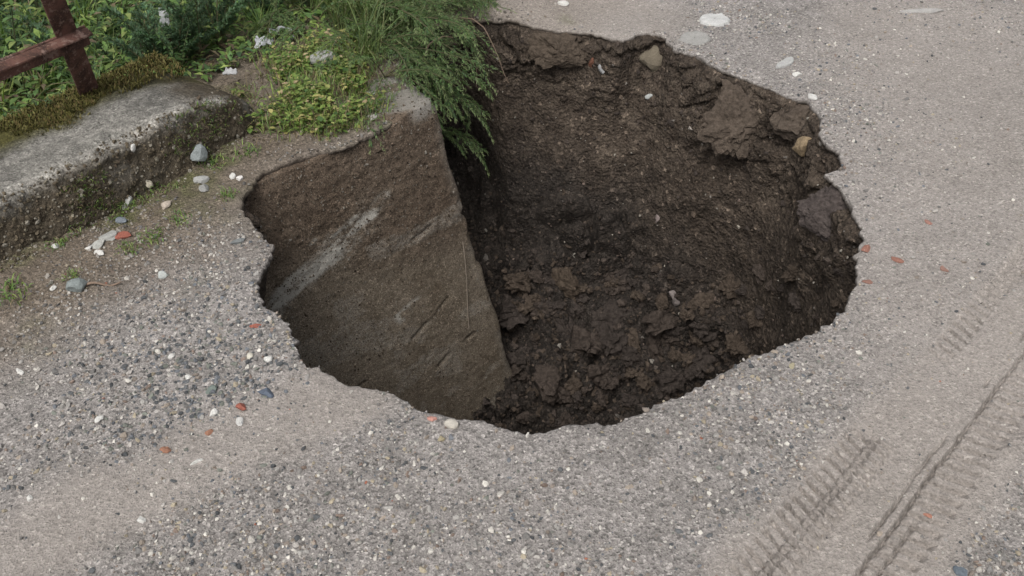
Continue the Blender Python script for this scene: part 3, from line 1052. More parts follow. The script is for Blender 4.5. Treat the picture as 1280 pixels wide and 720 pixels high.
def build_gravel():
    rng = np.random.default_rng(21)
    n = 230000
    # even over the road, densest where the photograph is close
    y = 0.75 + 5.2 * rng.uniform(0, 1, n) ** 1.35
    x = rng.uniform(-1, 1, n) * (1.5 + 0.62 * y)
    s, d = kerb_sd(x, y)
    dm = dust_mask(x, y)
    clump = fbm(p3(x * 3.2, y * 3.2), 4, 141)
    patch = np.exp(-((x - at(260, 480)[0]) ** 2 + (y - at(260, 480)[1]) ** 2) / 0.07)
    rd = rim_dist(x, y)
    dens = (0.44 + 1.3 * clump + 0.9 * patch + 0.25 * np.exp(-rd / 0.15)) * (1 - 0.86 * dm)
    tu_, tv_ = trk(x, y)
    dens = np.where((tv_ > V_R1 - 0.05) & (tv_ < V_R3 + 0.05), dens * 0.35, dens)
    dens = np.clip(dens, 0.05, 1)
    keep = (rng.uniform(0, 1, n) < dens) & (d < -0.01) & ~inside(x, y)
    x, y, rd, patch, d, dm = x[keep], y[keep], rd[keep], patch[keep], d[keep], dm[keep]
    n = len(x)
    r = 0.0022 * np.exp(np.abs(rng.normal(0, 0.56, n)))
    r = r * (1 + 0.12 * np.maximum(0, y - 2)) * (1 + 0.7 * patch * rng.uniform(0, 1, n)) * (1 - 0.25 * dm)
    r = np.clip(r, 0.0018, 0.0080)
    keep = rd > r * 0.5
    x, y, r, patch, d = x[keep], y[keep], r[keep], patch[keep], d[keep]
    n = len(x)
    z = ground_z(x, y) + r * rng.uniform(-0.15, 0.35, n)
    ci = rng.choice(len(STONE_PAL), n, p=STONE_P)
    blue = rng.uniform(0, 1, n) < 0.6 * patch
    ci = np.where(blue, rng.choice([6, 7, 8, 8, 13], n), ci)
    C = STONE_PAL[ci] * rng.uniform(0.8, 1.2, n)[:, None] * np.array([1.01, 1.0, 0.985])
    # soil-coated near the kerb
    coat = sstep(-0.5, -0.1, d)[:, None] * 0.5
    C = C * (1 - coat) + np.array([0.14, 0.115, 0.09]) * coat
    small = r < 0.0042
    octa = []
    for k in range(8):
        g = np.random.default_rng(300 + k)
        v = np.array([(1, 0, 0), (-1, 0, 0), (0, 1, 0), (0, -1, 0), (0, 0, 1), (0, 0, -1)], float) + g.normal(0, 0.18, (6, 3))
        f = np.array([(0, 2, 4), (2, 1, 4), (1, 3, 4), (3, 0, 4), (2, 0, 5), (1, 2, 5), (3, 1, 5), (0, 3, 5)])
        octa.append((v, f))
    big = [rock_shape(1, 320 + k, 0.7, 0.4) for k in range(10)]
    P = np.column_stack([x, y, z])
    V, F, C1 = scatter_mesh(P[small], r[small] * 1.15, C[small], octa, rng)
    tag(link('fine_gravel', mesh_from('fine_gravel', V, F, False, cols=C1), M_STONE), 'fine grey gravel scattered over the road surface', 'gravel', kind='stuff')
    V, F, C1 = scatter_mesh(P[~small], r[~small], C[~small], big, rng)
    tag(link('coarse_gravel', mesh_from('coarse_gravel', V, F, False, cols=C1), M_STONE), 'coarser mixed pebbles scattered over the road surface', 'gravel', kind='stuff')


build_gravel()



def rock_mesh(seed, color, sub=3, angular=0.6, rough=0.3, mat=None, vary=0.12):
    V, F = rock_shape(sub, seed, angular, rough)
    if sub >= 4:
        f1, f2, cid = worley(V * 2.2 + seed, seed)
        V = V * (0.92 + 0.22 * fbm(V * 3 + seed, 3, seed + 2) + 0.16 * cid * sstep(0, 0.2, f2 - f1) + 0.10 * fbm(V * 11, 3, seed + 3))[:, None]
    rng = np.random.default_rng(seed)
    c = np.tile(np.array(color), (len(V), 1)) * (1 + vary * fbm(V * 2.5, 3, seed + 7))[:, None]
    me = mesh_from('stone', V, F, angular < 0.3, cols=np.clip(c, 0, 1))
    me.materials.append(mat or M_STONE)
    return me


WHITE, CREAM, GREY, BLUE, GREEN, RED, ORANGE, DARK = (0.56, 0.55, 0.52), (0.46, 0.42, 0.35), (0.27, 0.27, 0.26), (0.10, 0.12, 0.155), (0.17, 0.20, 0.18), (0.28, 0.10, 0.072), (0.29, 0.15, 0.10), (0.10, 0.10, 0.10)


def put_stone(px, py, wpx, color, label, name='stone', cat='stone', group=None, flat=0.55, asp=0.75, rot=None, seed=None, angular=0.6, sink=0.3, mat=None, sub=2):
    p, n, ob = hit(px, py)
    depth = float((p - np.array([0, 0, CAM_H])) @ FWD)
    r = wpx * 0.46 / FPX * depth
    seed = seed if seed is not None else int(px * 7 + py * 13) % 9973
    o = link(name, rock_mesh(seed, color, sub, angular, 0.3, mat))
    o.scale = (r * 1.12, r * 1.12 * asp, r * flat)
    rz = rot if rot is not None else (seed % 628) / 100
    q = Vector(n).to_track_quat('Z', 'Y') if n[2] < 0.8 else Matrix.Identity(3).to_quaternion()
    o.rotation_mode = 'QUATERNION'
    o.rotation_quaternion = q @ Matrix.Rotation(rz, 3, 'Z').to_quaternion()
    o.location = Vector(p) + Vector(n) * r * flat * (1 - 2 * sink)
    tag(o, label, cat, group)
    return o


S = put_stone


def put_slab(px, py, wpx, asp, thick, rot, color, label, seed, sink=0.5):
    """a flat broken slab: irregular many-sided outline with worn edges"""
    p, n, ob = hit(px, py)
    r = wpx / 2 / FPX * float((p - np.array([0, 0, CAM_H])) @ FWD)
    rng = np.random.default_rng(seed)
    k = 26
    th = np.linspace(0, 2 * np.pi, k, endpoint=False)
    corner = rng.uniform(0.72, 1.08, 7)
    rad = np.interp(th, np.linspace(0, 2 * np.pi, 8), np.r_[corner, corner[:1]]) * (1 + 0.10 * rng.normal(0, 1, k) * 0.6)
    X, Y = np.cos(th) * rad * r, np.sin(th) * rad * r * asp
    rows = []
    for f, z in ((1.0, -thick), (1.04, -0.2 * thick), (0.97, 0.75 * thick), (0.86, thick), (0.45, thick), (0.05, thick)):
        zz = z + thick * 0.35 * fbm(p3(X * f * 40, Y * f * 40), 3, seed)
        rows.append(np.column_stack([X * f, Y * f, zz]))
    V = np.vstack(rows)
    c = np.tile(np.array(color), (len(V), 1)) * (1 + 0.25 * fbm(V * 60, 3, seed + 1))[:, None]
    me = mesh_from('stone', V, grid_faces(len(rows), k, True), False, cols=np.clip(c, 0, 1))
    o = link('stone', me, M_STONE)
    o.rotation_euler = (0.05, -0.04, rot)
    o.location = Vector(p) + Vector((0, 0, thick * (1 - 2 * sink)))
    return tag(o, label, 'stone')


put_slab(893, 27, 40, 0.75, 0.010, 0.1, (0.46, 0.46, 0.45), 'largest flat white stone on the far road beyond the pit', 61, 0.3)
put_slab(868, 49, 44, 0.8, 0.007, 0.2, (0.29, 0.285, 0.27), 'pale grey slab half buried near the far rim, below the white stone', 62, 0.45)
put_slab(981, 80, 36, 0.38, 0.007, 0.7, (0.37, 0.37, 0.36), 'long pale sliver of stone on the road beyond the right rim', 63, 0.4)
S(997, 94, 13, WHITE, 'small white stone in front of the long pale sliver', flat=0.6)
S(1016, 123, 14, (0.5, 0.49, 0.47), 'small pale stone touching the upper right rim', flat=0.6)
S(703, 5, 16, (0.55, 0.54, 0.51), 'small white stone on the road at the top edge by the weeds', flat=0.4)
put_slab(1148, 14, 56, 0.22, 0.004, 0.05, (0.34, 0.33, 0.315), 'thin pale sliver lying flush with the far road', 64, 0.45)
S(565, 533, 20, (0.45, 0.42, 0.37), 'rounded cream pebble on the near lip of the pit', flat=0.8, angular=0.1, sink=0.25)
S(540, 524, 12, (0.42, 0.22, 0.18), 'small pink stone on the near lip beside the cream pebble', flat=0.5)
S(552, 549, 11, (0.30, 0.26, 0.17), 'small yellowish stone below the cream pebble', flat=0.5)
S(303, 511, 17, RED, 'bright red brick chip among the bluish gravel', 'brick_chip', 'brick chip', flat=0.7)
S(262, 541, 11, ORANGE, 'small orange brick chip just below the bright red one', 'brick_chip', 'brick chip')
S(207, 563, 14, ORANGE, 'orange brick chip at the edge of the smooth wheel path', 'brick_chip', 'brick chip')
S(320, 408, 16, RED, 'thin red brick chip near the notch in the left rim', 'brick_chip', 'brick chip', flat=0.3, asp=0.5)
S(335, 450, 12, WHITE, 'white pebble nearest the left rim', flat=0.7, angular=0.3)
S(313, 446, 12, (0.55, 0.52, 0.44), 'cream oval pebble left of the white rim pebble', flat=0.6, angular=0.2)
S(264, 489, 16, GREEN, 'grey green stone in the gravel patch left of the pit', flat=0.7)
S(333, 493, 24, BLUE, 'dark blue grey stone beside the red brick chip', flat=0.5, asp=0.7)
S(268, 517, 15, WHITE, 'white angular stone left of the red brick chip', flat=0.6)
S(301, 527, 16, (0.5, 0.49, 0.47), 'pale flat stone just under the red brick chip', flat=0.35)
S(215, 446, 10, WHITE, 'round white pebble uphill of the gravel patch', flat=0.7, angular=0.1)
S(235, 472, 10, WHITE, 'small round white pebble at the upper edge of the gravel patch', flat=0.7, angular=0.1)
S(25, 465, 14, WHITE, 'white flat pebble near the left edge of the picture', flat=0.4, asp=0.5)
S(124, 524, 15, WHITE, 'white pebble on open gravel, lower left', flat=0.5)
S(245, 578, 18, (0.58, 0.57, 0.54), 'slanting white splinter below the orange brick chip', flat=0.3, asp=0.35, rot=0.7)
S(176, 651, 14, WHITE, 'white pebble in the lower left foreground', flat=0.6)
S(38, 623, 10, WHITE, 'small white pebble at lower left beside dark grit', flat=0.6)
S(97, 361, 26, (0.21, 0.235, 0.23), 'rounded grey stone with a twig beside it, below the kerb', flat=0.75, angular=0.3, sink=0.2)
S(243, 193, 28, (0.25, 0.275, 0.275), 'blue grey stone leaning at the foot of the kerb', flat=0.85, asp=0.8, sink=0.2)
S(253, 226, 20, (0.33, 0.33, 0.32), 'grey stone in the weeds below the kerb end', flat=0.6)
S(256, 237, 18, (0.25, 0.25, 0.24), 'darker grey stone under the grey one below the kerb end', flat=0.6)
S(291, 221, 11, WHITE, 'white pebble left of a twin by the upper left rim', flat=0.6)
S(301, 224, 11, (0.58, 0.56, 0.54), 'white pebble right of a twin by the upper left rim', flat=0.6)
S(152, 296, 24, RED, 'reddish brown brick chip in a row of stones below the kerb', 'brick_chip', 'brick chip', flat=0.45, asp=0.5, rot=0.2)
S(134, 297, 24, (0.33, 0.33, 0.31), 'flat grey stone left of the reddish brown chip', flat=0.35)
S(123, 307, 17, (0.42, 0.42, 0.39), 'pale grey pebble under the flat grey stone', flat=0.5)
S(125, 317, 14, WHITE, 'white pebble lowest of the row below the kerb', flat=0.6)
S(111, 311, 11, WHITE, 'small white pebble left end of the row below the kerb', flat=0.6)
S(150, 276, 18, (0.16, 0.18, 0.20), 'blue dark stone above the reddish brown chip', flat=0.6)
S(158, 255, 20, (0.36, 0.36, 0.34), 'pale stone in grass near the kerb foot', flat=0.5)
S(187, 230, 14, (0.45, 0.41, 0.33), 'buff stone high in the dirt near the kerb end', flat=0.5)
S(207, 258, 16, (0.43, 0.37, 0.31), 'pinkish buff stone in the dirt between kerb and pit', flat=0.6)
S(69, 309, 12, (0.52, 0.52, 0.49), 'small white stone in a moss clump by the kerb foot', flat=0.6)
S(165, 185, 11, WHITE, 'white pebble lodged on the kerb face', flat=0.6)
S(296, 303, 22, (0.17, 0.18, 0.18), 'flat dark stone at the left tip of the pit', flat=0.3, asp=0.5)
S(202, 344, 16, (0.40, 0.42, 0.40), 'pale greenish flat stone left of the pit', flat=0.3)
S(66, 361, 10, WHITE, 'small white pebble left of the stone with the twig', flat=0.6)
S(1083, 312, 18, (0.25, 0.125, 0.095), 'red brick chip close to the right rim, upper of two', 'brick_chip', 'brick chip', flat=0.35, asp=0.6, sink=0.4)
S(1085, 353, 15, (0.25, 0.14, 0.11), 'dull red brick chip close to the right rim, lower of two', 'brick_chip', 'brick chip', flat=0.3, asp=0.6, sink=0.4)
S(1122, 326, 18, (0.25, 0.125, 0.095), 'bright red brick chip out on the road right of the pit', 'brick_chip', 'brick chip', flat=0.35, asp=0.6, sink=0.4)
S(1180, 337, 13, (0.26, 0.155, 0.125), 'faded red brick chip farthest right on the road', 'brick_chip', 'brick chip', flat=0.3, sink=0.4)
S(1160, 278, 12, (0.30, 0.16, 0.13), 'small dull red chip uphill of the bright one', 'brick_chip', 'brick chip', flat=0.3, sink=0.4)
S(1200, 716, 20, (0.13, 0.155, 0.18), 'blue grey stone at the bottom edge right of the tyre marks', flat=0.6)
S(1160, 645, 12, (0.36, 0.18, 0.13), 'small red chip in the tyre marks', 'brick_chip', 'brick chip', flat=0.4, sink=0.4)
S(990, 458, 11, (0.32, 0.29, 0.20), 'yellowish pebble near the lower right rim', flat=0.5)
S(447, 137, 13, RED, 'red chip on the soil above the buried wall', 'brick_chip', 'brick chip', flat=0.4, asp=0.5)
put_slab(406, 82, 34, 0.7, 0.012, 0.2, (0.30, 0.30, 0.29), 'flat pale grey slab lying among the low yellow green weeds', 65, -1.0)
S(466, 148, 16, (0.45, 0.43, 0.40), 'pale stone on the edge of the buried wall', flat=0.5)
S(463, 118, 16, (0.50, 0.48, 0.45), 'pale stone in the weeds behind the wall edge', flat=0.5)
# stones and lumps set in the pit side
S(815, 74, 46, (0.15, 0.128, 0.095), 'buff rock set in soil just under the far rim', 'rock', 'rock', flat=0.9, asp=0.95, angular=0.4, sink=0.3, sub=3)
S(750, 86, 14, (0.27, 0.27, 0.27), 'grey pebble set under the far rim left of the buff rock', flat=0.7, sink=0.3)
S(738, 78, 22, (0.16, 0.075, 0.05), 'reddish brown lump under the far rim', flat=0.5, sink=0.4)
S(1006, 184, 40, (0.25, 0.19, 0.12), 'yellow brown stone set in the right wall of the pit', 'rock', 'rock', flat=0.6, angular=0.5, sink=0.3, sub=3)
S(863, 161, 12, (0.40, 0.36, 0.32), 'small pale pebble in the back wall of the pit', flat=0.7, sink=0.3)
S(812, 120, 12, (0.36, 0.37, 0.36), 'small grey pebble in the back wall below the buff rock', flat=0.7, sink=0.3)
S(820, 271, 16, (0.22, 0.18, 0.17), 'flat dull stone low in the back wall', flat=0.4, sink=0.3)
S(845, 375, 26, (0.19, 0.165, 0.155), 'pale upright stone among the dark clods', flat=0.6, asp=0.6, rot=1.1, sink=0.2)
S(776, 352, 14, (0.20, 0.16, 0.15), 'small pinkish stone among the dark clods', flat=0.4, sink=0.2)
SOIL_T, SOIL_D = (0.122, 0.098, 0.078), (0.062, 0.050, 0.043)
S(700, 352, 58, (0.080, 0.062, 0.047), 'largest flat brown clod where back wall meets the rubble', 'soil_clod', 'clod', flat=0.5, asp=0.7, rot=0.1, mat=M_CLOD, sub=4, sink=0.3)
S(925, 150, 100, (0.098, 0.078, 0.062), 'big slab of soil standing proud below the upper right rim', 'soil_chunk', 'soil', flat=0.42, asp=0.85, mat=M_CLOD, sub=5, angular=0.9, sink=0.42, seed=3)
S(988, 152, 70, (0.100, 0.080, 0.064), 'lump of soil right of the big slab under the rim', 'soil_chunk', 'soil', flat=0.55, asp=0.8, mat=M_CLOD, sub=4, angular=0.8, sink=0.4, seed=8)
S(1038, 264, 82, (0.088, 0.073, 0.067), 'purplish lump of soil under the right rim', 'soil_chunk', 'soil', flat=0.5, asp=0.9, mat=M_CLOD, sub=5, angular=0.8, sink=0.42, seed=15)
S(700, 62, 86, (0.095, 0.075, 0.058), 'hanging slab of soil under the far left rim', 'soil_chunk', 'soil', flat=0.35, asp=0.6, mat=M_CLOD, sub=5, angular=0.9, sink=0.42, seed=23, rot=0.3)


def build_clods():
    rng = np.random.default_rng(33)
    meshes = [rock_mesh(500 + k, (1, 1, 1), 4, 0.6, 0.7, M_CLOD, 0.25) for k in range(8)]
    mats = {}
    cols = [(0.070, 0.056, 0.047), (0.056, 0.046, 0.040), (0.082, 0.064, 0.050)]
    var = []
    for me in meshes:
        for c in cols:
            m2 = me.copy()
            a = m2.attributes['tint']
            buf = np.empty(len(m2.vertices) * 4, np.float32)
            a.data.foreach_get('color', buf)
            buf = buf.reshape(-1, 4)
            buf[:, :3] *= np.array(c, np.float32)
            a.data.foreach_set('color', buf.ravel())
            var.append(m2)
    n = 0
    while n < 110:
        px, py = rng.uniform(640, 1050), rng.uniform(335, 530)
        if n < 34:
            px, py = rng.uniform(640, 900), rng.uniform(340, 500)
        p, nn, ob = hit(px, py)
        if p is None or ob.name != 'pit':
            continue
        r = 0.5 * rng.choice([18, 23, 30, 40, 54], p=[.3, .3, .2, .14, .06]) / FPX * float((p - np.array([0, 0, CAM_H])) @ FWD)
        if n < 34:
            r = 0.5 * rng.choice([26, 34, 44, 58]) / FPX * float((p - np.array([0, 0, CAM_H])) @ FWD)
        o = link('soil_clod', var[rng.integers(len(var))])
        o.scale = (r * rng.uniform(0.9, 1.2), r * rng.uniform(0.75, 1.0), r * rng.uniform(0.65, 0.95))
        o.rotation_euler = (rng.uniform(-.6, .6), rng.uniform(-.6, .6), rng.uniform(0, 6.28))
        o.location = p + nn * r * 0.2
        tag(o, 'dark brown soil clod tumbled on the floor of the pit', 'clod', 'soil clods on the pit floor')
        n += 1
    # crumbs and grit on floor and walls
    P, R, C = [], [], []
    for k in range(9000):
        px, py = rng.uniform(560, 1090), rng.uniform(25, 545)
        p, nn, ob = hit(px, py)
        if p is None or ob.name != 'pit':
            continue
        low = p[2] < -0.85
        r = (0.006 if low else 0.0024) * math.exp(abs(rng.normal(0, 0.65)))
        r = min(r, 0.02)
        P.append(p + nn * r * 0.15)
        R.append(r)
        if rng.uniform() < (0.02 if low else 0.05):
            C.append(np.array(random.choice([(0.26, 0.24, 0.21), (0.20, 0.18, 0.16), (0.36, 0.33, 0.28), (0.17, 0.13, 0.11)])))
        else:
            C.append(np.array(cols[rng.integers(3)]) * rng.uniform(0.7, 1.4))
    V, F, C1 = scatter_mesh(np.array(P), np.array(R), np.array(C), [rock_shape(1, 540 + k, 0.7, 0.5) for k in range(8)], rng, 0.75, 1.2)
    tag(link('soil_crumbs', mesh_from('soil_crumbs', V, F, False, cols=C1), M_CLOD), 'fine dark soil crumbs and grit in the pit', 'soil', kind='stuff')


build_clods()


def build_kerb_crumbs():
    rng = np.random.default_rng(44)
    P, R, C = [], [], []
    while len(P) < 1700:
        px = rng.uniform(-60, 330)
        y0 = 246 - 0.49 * px
        py = y0 + rng.uniform(-4, 95)
        p, n, ob = hit(px, py)
        if p is None or not (ob.name.startswith('kerb') or ob.name.startswith('ground')):
            continue
        r = min(0.0026 * math.exp(abs(rng.normal(0, 0.55))), 0.009)
        P.append(p + n * r * 0.2); R.append(r)
        C.append(np.array(random.choice([(0.10, 0.08, 0.055), (0.14, 0.115, 0.08), (0.075, 0.06, 0.042), (0.19, 0.17, 0.13), (0.12, 0.10, 0.07), (0.26, 0.24, 0.20), (0.11, 0.09, 0.06), (0.09, 0.07, 0.05)])) * rng.uniform(0.7, 1.2))
    V, F, C1 = scatter_mesh(np.array(P), np.array(R), np.array(C), [rock_shape(1, 560 + k, 0.7, 0.5) for k in range(8)], rng, 0.75, 1.2)
    tag(link('kerb_crumbs', mesh_from('kerb_crumbs', V, F, False, cols=C1), M_STONE), 'earthy grit and crumbs clinging to the kerb face and its foot', 'grit', kind='stuff')
    # moss and dead grass rooted in the dirt of the face
    P = []
    while len(P) < 700:
        px = rng.uniform(-40, 330)
        py = 246 - 0.49 * px + rng.uniform(8, 100)
        p, n, ob = hit(px, py)
        if p is None or vnoise(p[None] * 9, 5)[0] < 0.05:
            continue
        P.append(p)
    V, F, C = blades(rng, np.array(P), 3, 0.006, 0.026, 0.0028, np.vstack([DRY * 0.8, GREENS_L, (0.10, 0.10, 0.04)]), 1.6)
    tag(link('kerb_foot_grass', mesh_from('kerb_foot_grass', V, F, True, cols=C), M_LEAF), 'thin mossy grass growing in the dirt along the kerb foot', 'grass', kind='stuff')


# ------------------------------------------------------------------ rusty railing
def box(V, F, a, b, w, h, side, upv):
    """bar from a to b with width along side and height along upv"""
    a, b, side, upv = map(np.asarray, (a, b, side, upv))
    base = len(V)
    for p in (a, b):
        for sx, sy in ((-1, -1), (1, -1), (1, 1), (-1, 1)):
            V.append(p + side * w / 2 * sx + upv * h / 2 * sy)
    F += [[base + i for i in f] for f in ((0, 3, 2, 1), (4, 5, 6, 7), (0, 1, 5, 4), (1, 2, 6, 5), (2, 3, 7, 6), (3, 0, 4, 7))]


def bevel_obj(name, V, F, mat, parent, bev=0.003):
    me = bpy.data.meshes.new(name)
    me.from_pydata([tuple(v) for v in V], [], F)
    bm = bmesh.new(); bm.from_mesh(me)
    bmesh.ops.recalc_face_normals(bm, faces=bm.faces)
    bmesh.ops.bevel(bm, geom=bm.edges[:], offset=bev, segments=2, affect='EDGES', profile=0.5)
    bmesh.ops.triangulate(bm, faces=[f for f in bm.faces if len(f.verts) > 4])
    bm.to_mesh(me); bm.free()
    return link(name, me, mat, parent)


def build_railing():
    base = at(112, 112, KERB_H)
    base = np.array([base[0], base[1], KERB_H - 0.04])
    root = empty('iron_railing', base)
    along = np.array([KD[0], KD[1], 0.0])
    back = np.array([KN[0], KN[1], 0.0])
    # the post leans out over the bank, so that it meets the picture's top at about x=68
    top = at(62, -12, KERB_H + 0.42)
    lean = top - base
    axis = lean / np.linalg.norm(lean)
    sd = along - axis * (along @ axis); sd /= np.linalg.norm(sd)
    bk = np.cross(axis, sd); bk /= np.linalg.norm(bk)
    if bk @ back < 0:
        bk = -bk
    L = np.linalg.norm(lean) * 2.2
    V, F = [], []
    box(V, F, [0, 0, 0], axis * L, 0.066, 0.008, sd, bk)                       # front flange
    bevel_obj('post', V, F, M_RUST, root, 0.002)
    V, F = [], []
    box(V, F, sd * 0.029 + bk * 0.0345, sd * 0.029 + bk * 0.0345 + axis * L, 0.008, 0.060, sd, bk)   # side flange
    bevel_obj('post_flange', V, F, M_RUST, root, 0.002)
    # lower rail, a channel bolted to the front of the post
    frac = 0.52
    c = axis * np.linalg.norm(lean) * 0.60 - bk * 0.012
    rd = along.copy()
    a, b = c + rd * 0.055, c - rd * 2.6
    V, F = [], []
    box(V, F, a, b, 0.058, 0.007, np.array([0, 0, 1.0]), bk)                   # web
    rail = bevel_obj('rail', V, F, M_RUST, root, 0.002)
    V, F = [], []
    box(V, F, a - bk * 0.0215 + np.array([0, 0, 0.0255]), b - bk * 0.0215 + np.array([0, 0, 0.0255]), 0.030, 0.007, bk, np.array([0, 0, 1.0]))
    bevel_obj('rail_flange', V, F, M_RUST, rail, 0.002)
    for q in (-0.012, 0.012):
        bc = c - bk * 0.008 + rd * q * 1.4 + np.array([0, 0, q * 0.6])
        bm = bmesh.new()
        bmesh.ops.create_cone(bm, cap_ends=True, segments=6, radius1=0.008, radius2=0.007, depth=0.010)
        me = bpy.data.meshes.new('bolt'); bm.to_mesh(me); bm.free()
        bo = link('bolt', me, M_RUST, root, bc)
        bo.rotation_euler = Vector(-bk).to_track_quat('Z', 'Y').to_euler()
    tag(root, 'rusty red angle iron railing post with one rail, leaning behind the kerb', 'railing')


build_railing()


# ------------------------------------------------------------------ plants
def leaf_mesh(P, D, U, L, W, fold=0.25, droop=0.25):
    """pointed oval leaves: base points P, directions D, up hints U, lengths L, widths W -> V, F (8 tris a leaf)"""
    n = len(P)
    D = D / np.linalg.norm(D, axis=1)[:, None]
    Sd = np.cross(D, U); Sd /= np.maximum(1e-6, np.linalg.norm(Sd, axis=1))[:, None]
    N = np.cross(Sd, D)
    L, W = np.asarray(L)[:, None], np.asarray(W)[:, None]
    rows = [(0.0, 0.10), (0.30, 0.85), (0.62, 0.75), (1.0, 0.0)]
    vs = []
    for t, w in rows:
        mid = P + D * L * t - N * L * droop * t * t
        if w == 0:
            vs.append(mid)
        else:
            e = N * W * fold * w * 0.5
            vs += [mid - Sd * W * w / 2 + e, mid, mid + Sd * W * w / 2 + e]
    V = np.stack(vs, 1)
    k = V.shape[1]
    tri = []
    for r in range(2):
        for c in range(2):
            a = r * 3 + c
            tri += [(a, a + 1, a + 4), (a, a + 4, a + 3)]
    tri += [(6, 7, 9), (7, 8, 9)]
    F = ((np.arange(n) * k)[:, None, None] + np.array(tri)[None]).reshape(-1, 3)
    return V.reshape(-1, 3), F, k


def leaf4(P, D, U, L, W, fold=0.3, droop=0.2):
    """small leaves of four triangles, folded along the midrib"""
    n = len(P)
    D = D / np.linalg.norm(D, axis=1)[:, None]
    Sd = np.cross(D, U); Sd /= np.maximum(1e-6, np.linalg.norm(Sd, axis=1))[:, None]
    N = np.cross(Sd, D)
    L, W = np.asarray(L)[:, None], np.asarray(W)[:, None]
    mid = P + D * L * 0.45 - N * L * droop * 0.1
    V = np.stack([P, mid - Sd * W / 2 + N * W * fold * 0.5, mid, mid + Sd * W / 2 + N * W * fold * 0.5, P + D * L - N * L * droop], 1)
    F = ((np.arange(n) * 5)[:, None, None] + np.array([(0, 2, 1), (0, 3, 2), (1, 2, 4), (2, 3, 4)])[None]).reshape(-1, 3)
    return V.reshape(-1, 3), F, 5


def tube(path, r0, r1, seg=5):
    path = np.asarray(path)
    n = len(path)
    T = np.gradient(path, axis=0)
    T /= np.linalg.norm(T, axis=1)[:, None]
    ref = np.array([0.31, 0.87, 0.38])
    A = np.cross(T, ref); A /= np.linalg.norm(A, axis=1)[:, None]
    B = np.cross(T, A)
    r = np.linspace(r0, r1, n)[:, None]
    V = np.stack([path + r * (A * math.cos(k / seg * 2 * math.pi) + B * math.sin(k / seg * 2 * math.pi)) for k in range(seg)], 1).reshape(-1, 3)
    q = grid_faces(n, seg, True)
    F = np.vstack([q[:, [0, 1, 2]], q[:, [0, 2, 3]]])
    return V, F


class Bag:
    def __init__(self): self.V, self.F, self.C, self.b = [], [], [], 0

    def add(self, V, F, C):
        self.V.append(V); self.F.append(F + self.b); self.C.append(np.broadcast_to(C, (len(V), 3)) if np.ndim(C) == 1 else C)
        self.b += len(V)

    def mesh(self, name, smooth=True):
        return mesh_from(name, np.vstack(self.V), np.vstack(self.F), smooth, cols=np.clip(np.vstack(self.C), 0, 1))


def arch_path(rng, L, az, up0, bend, n=14, wob=0.06):
    p = np.zeros((n, 3))
    el = up0
    a = az
    for k in range(1, n):
        p[k] = p[k - 1] + np.array([math.cos(a) * math.cos(el), math.sin(a) * math.cos(el), math.sin(el)]) * L / (n - 1)
        el -= bend / (n - 1)
        a += rng.normal(0, wob)
    return p


GREENS_D = np.array([(0.030, 0.062, 0.022), (0.040, 0.080, 0.026), (0.050, 0.092, 0.030), (0.060, 0.095, 0.036), (0.034, 0.066, 0.032)])
GREENS_L = np.array([(0.065, 0.115, 0.030), (0.085, 0.135, 0.035), (0.055, 0.105, 0.028), (0.105, 0.145, 0.045), (0.045, 0.088, 0.030)])
GREENS_B = np.array([(0.035, 0.075, 0.045), (0.045, 0.090, 0.052), (0.055, 0.100, 0.058), (0.040, 0.080, 0.040)])
GREENS_L = GREENS_L * np.array([2.05, 1.85, 1.9])
GREENS_D = GREENS_D * np.array([1.75, 1.6, 1.6])
GREENS_B = GREENS_B * np.array([1.9, 1.75, 1.6])
DRY = np.array([(0.16, 0.125, 0.075), (0.20, 0.16, 0.10), (0.12, 0.09, 0.06), (0.15, 0.135, 0.07)])


def leafy_weed(seed, H=0.45, pal=GREENS_L):
    rng = np.random.default_rng(seed)
    st, lf = Bag(), Bag()
    for k in range(rng.integers(3, 6)):
        path = arch_path(rng, H * rng.uniform(0.65, 1.1), rng.uniform(0, 6.28), rng.uniform(1.0, 1.5), rng.uniform(0.0, 0.7), 12)
        V, F = tube(path, 0.0035, 0.0012)
        st.add(V, F, np.array((0.075, 0.085, 0.04)))
        for j in range(2, 12):
            m = rng.integers(2, 5)
            a = rng.uniform(0, 6.28) + np.arange(m) * 6.28 / m
            P = np.repeat(path[j:j + 1], m, 0)
            D = np.stack([np.cos(a), np.sin(a), rng.uniform(-0.1, 0.7, m)], 1)
            L = rng.uniform(0.030, 0.062, m) * (1.15 - 0.045 * j)
            V, F, kk = leaf_mesh(P, D, np.tile((0.05, 0.03, 1.0), (m, 1)), L, L * rng.uniform(0.38, 0.6, m), 0.3, 0.3)
            c = pal[rng.integers(0, len(pal), m)] * rng.uniform(0.75, 1.3, m)[:, None]
            lf.add(V, F, np.repeat(c, kk, 0))
    return st.mesh('stem'), lf.mesh('leaves')


